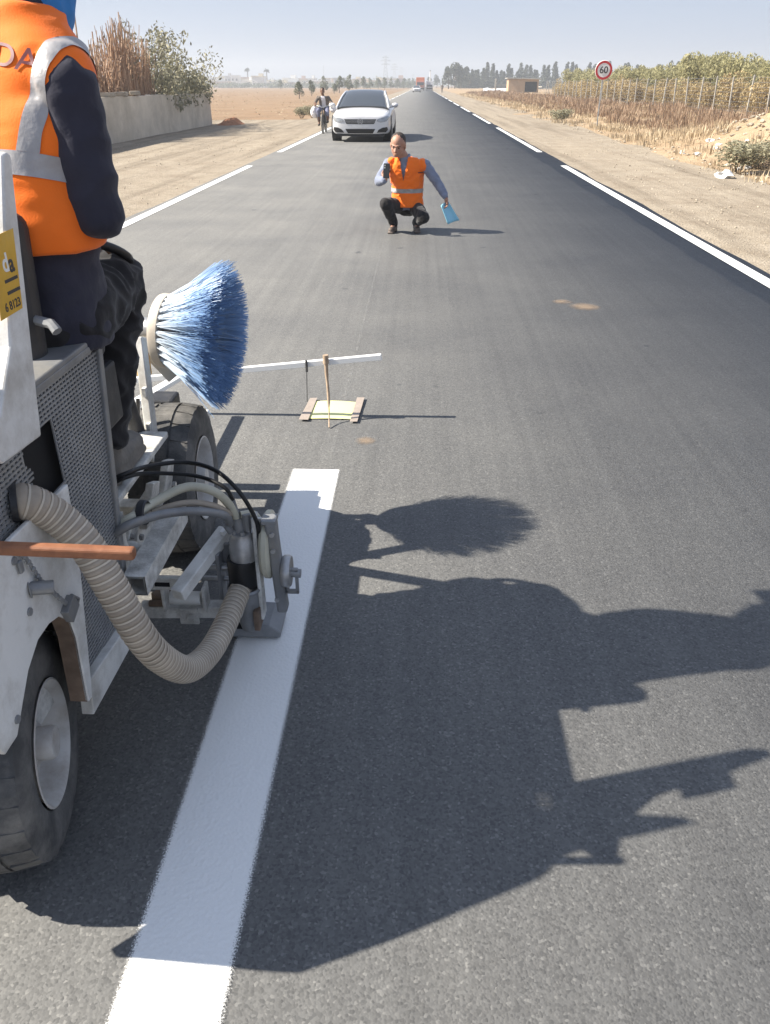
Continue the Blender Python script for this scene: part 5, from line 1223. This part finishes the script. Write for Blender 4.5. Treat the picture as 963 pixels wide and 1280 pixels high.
# ================================================================ VEHICLES
M['carwhite'] = mat('white_car_paint', (.60, .60, .61), .28, .02, 3, coat=.6, spec=.5)
M['carglass'] = mat('car_glass', (.045, .052, .06), .08, .1, spec=.8)
M['blacktrim'] = mat('black_trim', (.012, .012, .013), .45, .1)
M['lamp'] = mat('headlamp_lens', (.34, .35, .36), .12, .2, 9, .3, spec=.8)
M['plate'] = mat('number_plate', (.60, .60, .60), .4, .05)
def build_car():
    t = thing('parked_car', (0, 0, 0), 'white saloon car facing the works with a dark glass roof', 'car')
    secs = [(0.0, .28, .62, .69, .54), (.05, .21, .69, .765, .76), (.17, .19, .735, .82, .86), (.42, .18, .775, .87, .905), (.85, .18, .82, .925, .92), (1.30, .18, .865, .955, .925), (1.8, .18, .89, .93, .927), (2.6, .18, .90, .93, .927), (3.4, .18, .91, .94, .927), (4.0, .2, .93, .99, .91), (4.5, .24, .93, .985, .87), (4.74, .34, .88, .93, .78)]
    vs = []; fs = []
    for (y, zb, zs, zh, w_) in secs:
        half = [(w_ * .80, zb), (w_ * .955, zb + .05), (w_ * 1.0, zb + .17), (w_ * .995, (zb + zs) / 2 + .04), (w_ * .975, zs - .06), (w_ * .93, zs), (w_ * .80, zs + .55 * (zh - zs)), (w_ * .45, zs + .9 * (zh - zs)), (0, zh)]
        ring_ = [(x, y, z) for x, z in half] + [(-x, y, z) for x, z in half[-2::-1]]
        vs += ring_
    n = 17
    for i in range(len(secs) - 1):
        for k in range(n - 1): fs.append((i * n + k, i * n + k + 1, (i + 1) * n + k + 1, (i + 1) * n + k))
        fs.append((i * n + n - 1, i * n, (i + 1) * n, (i + 1) * n + n - 1))
    fs.append(tuple(range(n))[::-1]); fs.append(tuple((len(secs) - 1) * n + k for k in range(n)))
    tmp = MB().add(vs, fs).build('tmp', M['carwhite'], None); sb = tmp.modifiers.new('s', 'SUBSURF'); sb.levels = sb.render_levels = 2
    dg = bpy.context.evaluated_depsgraph_get(); body = bpy.data.meshes.new_from_object(tmp.evaluated_get(dg)); bpy.data.objects.remove(tmp)
    body.polygons.foreach_set('use_smooth', [True] * len(body.polygons)); bo = put('body', body, M['carwhite'], t)
    def deco(name, polys, m, off=.006, parent=t):
        mb = MB()
        for p in polys: mb.add([(x, -1, z) for x, z in p], [tuple(range(len(p)))])
        o = mb.build(name, m, parent, fix=False)
        bm = bmesh.new(); bm.from_mesh(o.data); bmesh.ops.triangulate(bm, faces=bm.faces[:])
        for _ in range(3): bmesh.ops.subdivide_edges(bm, edges=[e for e in bm.edges if e.calc_length() > .05], cuts=1)
        bmesh.ops.triangulate(bm, faces=bm.faces[:]); bm.to_mesh(o.data); bm.free()
        drape(o, body, off, Vector((0, 1, 0)), 1.0); return o
    mir = lambda p: [(-x, z) for x, z in p][::-1]
    hl = [(.50, .58), (.62, .545), (.80, .575), (.88, .67), (.86, .72), (.74, .705), (.58, .655), (.51, .625)]
    for p in (hl, mir(hl)):
        h = deco('headlight', [p], M['lamp'], .010)
    for q in (-1, 1):
        mb = MB(); mb.lathe([(0, 0), (.035, .0), (.04, .02)], (q * .62, .045, .60), 'Y', 16); mb.build('headlight_bulb', M['silver'], t, 40)
    gr = deco('grille', [[(-.49, .635), (-.42, .505), (.42, .505), (.49, .635)]], M['blacktrim'], .006)
    for z, w_ in ((.535, .425), (.570, .447), (.605, .465)): deco('grille_slat', [[(-w_, z), (w_, z), (w_, z + .009), (-w_, z + .009)]], M['silver'], .013, gr)
    deco('lower_intake', [[(-.46, .37), (-.38, .245), (.38, .245), (.46, .37)]], M['blacktrim'], .006)
    fg = [(.50, .265), (.78, .275), (.84, .345), (.82, .42), (.68, .405), (.56, .35)]
    for p in (fg, mir(fg)): deco('fog_lamp', [p], M['blacktrim'], .006)
    deco('number_plate', [[(-.26, .385), (.26, .385), (.26, .485), (-.26, .485)]], M['plate'], .012)
    # round emblem: ring with two stacked letter strokes
    c = (0, .575); R_ = .082; ringp = []
    for i in range(24):
        a, b = 2 * math.pi * i / 24, 2 * math.pi * (i + 1) / 24
        ringp.append([(c[0] + r * math.cos(g_), c[1] + r * math.sin(g_)) for r, g_ in ((R_ * .84, a), (R_, a), (R_, b), (R_ * .84, b))])
    def stroke(p, q, w_=.011):
        d = Vector((q[0] - p[0], q[1] - p[1])).normalized(); nn = Vector((-d.y, d.x)) * w_ / 2
        return [(c[0] + s[0], c[1] + s[1]) for s in ((p[0] - nn.x, p[1] - nn.y), (q[0] - nn.x, q[1] - nn.y), (q[0] + nn.x, q[1] + nn.y), (p[0] + nn.x, p[1] + nn.y))]
    ringp += [stroke((-.03, .062), (0, .008)), stroke((0, .008), (.03, .062)), stroke((-.058, .03), (-.026, -.055)), stroke((-.026, -.055), (0, -.004)), stroke((0, -.004), (.026, -.055)), stroke((.026, -.055), (.058, .03))]
    deco('emblem', ringp, M['silver'], .020, gr)
    # glasshouse
    gs = [(1.02, .955, .78, .82, .90), (1.62, 1.215, .69, .83, .90), (2.05, 1.365, .62, .83, .90), (2.6, 1.405, .61, .83, .90), (3.2, 1.355, .60, .82, .91), (3.8, 1.18, .59, .79, .92), (4.25, .99, .66, .74, .95)]
    vs = []; fs = []
    for (y, zt, ht, hb, zb) in gs:
        half = [(hb, zb - .02), (hb * .55 + ht * .45, (zb + zt) / 2), (ht, zt - .03), (ht * .82, zt), (ht * .4, zt + .012), (0, zt + .015)]
        vs += [(x, y, z) for x, z in half] + [(-x, y, z) for x, z in half[-2::-1]]
    n = 11
    for i in range(len(gs) - 1):
        for k in range(n - 1): fs.append((i * n + k, i * n + k + 1, (i + 1) * n + k + 1, (i + 1) * n + k))
    fs.append(tuple(range(n))[::-1]); fs.append(tuple((len(gs) - 1) * n + k for k in range(n)))
    gh = MB().add(vs, fs).build('glasshouse', M['carglass'], t, 50)
    for q in (-1, 1):
        mb = MB(); mb.tube(catmull([(q * .82, .98, .91), (q * .725, 1.62, 1.185), (q * .645, 2.05, 1.325), (q * .63, 2.6, 1.362), (q * .615, 3.2, 1.315), (q * .63, 3.8, 1.15), (q * .70, 4.28, .98)], 5), .030, 8); mb.build('roof_rail', M['carwhite'], t, 60)
        mb = MB(); mb.ball((q * 1.0, 1.42, .985), (.105, .075, .07), 16, 10); mb.bar((q * .85, 1.45, .92), (q * .98, 1.45, .96), .05, .04); mb.build('mirror', M['carwhite'], t, 60)
        mb = MB(); mb.bar((q * .71, 2.62, .92), (q * .575, 2.62, 1.38), .05, .03); mb.build('door_pillar', M['blacktrim'], t)
        for y in (.93, 3.64):
            w_ = MB(); w_.lathe([(.20, .10), (.31, .10), (.325, .085), (.33, .05), (.33, -.10), (.20, -.10)], (q * .815, y, .33), 'X', 32); w_.build('tyre', M['tyre'], t, 40)
            a = MB(); a.lathe([(.0, .112), (.375, .112), (.375, -.14), (0, -.14)], (q * .80, y, .345), 'X', 32); a.build('wheel_arch', M['blacktrim'], t, 40)
            r = MB(); r.lathe([(.21, q * .117), (.20, q * .12), (.06, q * .10), (0, q * .115)], (q * .815, y, .33), 'X', 32); r.build('rim', M['silver'], t, 40)
    mb = MB(); mb.bar((-.62, 1.22, .955), (.5, 1.16, .955), .02, .012); mb.build('wiper', M['blacktrim'], t)
    mb = MB(); mb.box((0, 1.93, 1.285), (.16, .02, .06), Matrix.Rotation(R(40), 3, 'X')); mb.build('mirror_mount', M['sign_white'], t)
    mb = MB(); mb.box((0, .3, .20), (1.45, .5, .06)); mb.build('under_tray', M['blacktrim'], t)
    return t
car = build_car()
far = copy_tree(car); far.location = (-1.25, 205, 0); far['label'] = 'tiny white car far down the road before the orange lorry'; far.name = 'moving_car'
car.location = (-1.86, 26.25, 0); car.rotation_euler = (0, 0, R(-.6))
def lorry(x, y, wd, hb, L, m, m2, label, nm):
    t = thing(nm, (x, y, 0), label, 'lorry' if nm == 'orange_lorry' else 'van')
    c = MB(); c.box((x, y + 1, hb * .42), (wd, 2.0, hb * .62)); c.build('cab', m, t, bevel=.12)
    b = MB(); b.box((x, y + 2.2 + L / 2, hb * .58), (wd * 1.04, L, hb * .84)); b.build('cargo_box', m2, t, bevel=.05)
    g = MB(); g.box((x, y - .012, hb * .52), (wd * .86, .06, hb * .22)); g.build('windscreen', M['carglass'], t, bevel=.02)
    k = MB(); k.box((x, y - .03, .55), (wd, .12, .4)); k.build('bumper', M['blacktrim'], t, bevel=.04)
    for q in (-1, 1):
        h = MB(); h.box((x + q * wd * .36, y - .02, .95), (.3, .08, .2)); h.build('headlight', M['lamp'], t)
        for yy in (y + .9, y + 1.6 + L): w_ = MB(); w_.lathe([(0, .14), (.42, .14), (.45, .08), (.45, -.1), (0, -.1)], (x + q * wd * .42, yy, .45), 'X', 20); w_.build('wheel', M['tyre'], t, 40)
M['orange'] = mat('orange_lorry_paint', (.55, .17, .06), .5, .1); M['blueprint'] = mat('red_cab_paint', (.50, .16, .10), .4, .1)
lorry(-.55, 262, 2.4, 3.5, 6, M['blueprint'], M['orange'], 'orange box lorry coming down the far road', 'orange_lorry')
lorry(2.25, 268, 1.9, 2.5, 3.0, M['carwhite'], M['carwhite'], 'white van at the far end of the right lane', 'white_van')
# far figure on a motorcycle at the right road edge
fm = thing('person', (4.3, 190, 0), 'tiny dark figure standing at the far right road edge', 'person')
mb = MB(); o2 = Vector((4.3, 190, 0))
loft(mb, [(o2 + Vector((0, 0, .85)), .17, .12), (o2 + Vector((0, 0, 1.15)), .17, .12), (o2 + Vector((0, 0, 1.42)), .21, .11), (o2 + Vector((0, 0, 1.5)), .07, .06)]); cap(mb, o2 + Vector((0, 0, 1.45)), o2 + Vector((0, 0, 1.6)), .06, .055); head_parts(mb, o2 + Vector((0, 0, 1.66)), Matrix.Identity(3))
for s in (-1, 1): cap(mb, o2 + Vector((s * .2, 0, 1.4)), o2 + Vector((s * .27, .02, 1.1)), .055, .045); cap(mb, o2 + Vector((s * .27, .02, 1.1)), o2 + Vector((s * .25, -.1, .85)), .045, .035); cap(mb, o2 + Vector((s * .09, 0, .88)), o2 + Vector((s * .11, -.02, .46)), .09, .065); cap(mb, o2 + Vector((s * .11, -.02, .46)), o2 + Vector((s * .11, .02, .06)), .06, .045); cap(mb, o2 + Vector((s * .11, .02, .05)), o2 + Vector((s * .12, -.14, .04)), .045, .04); hand_parts(mb, o2 + Vector((s * .25, -.1, .85)), (0, -.2, -1), (s, 0, 0), 1, .5, s)
put('body', solid(mb, .016, 3), M['browncloth'], fm)
mb = MB(); mb.ball(o2 + Vector((0, .02, 1.71)), (.085, .1, .08)); put('hair', solid(mb, .015, 2), M['hair'], fm)

# ================================================================ HAZE
mb = MB(); mb.box((0, 820, 17), (3400, 1760, 38)); hz = mb.build('haze', [], None); hz.data.materials.clear()
m = bpy.data.materials.new('haze_air'); m.use_nodes = True; nt = m.node_tree; nt.nodes.clear()
out = nt.nodes.new('ShaderNodeOutputMaterial'); pv = nt.nodes.new('ShaderNodeVolumePrincipled')
pv.inputs['Color'].default_value = (.84, .87, .91, 1); pv.inputs['Density'].default_value = .0011; pv.inputs['Anisotropy'].default_value = .2
nt.links.new(pv.outputs[0], out.inputs['Volume']); hz.data.materials.append(m); kind(hz, 'stuff'); tag(hz, 'pale dusty haze hanging over the fields and the far road', 'haze')
# prototypes are no longer needed
drop(P_con); drop(P_broad); drop(P_small); drop(P_sh); drop(P_lb); drop(P_oc)
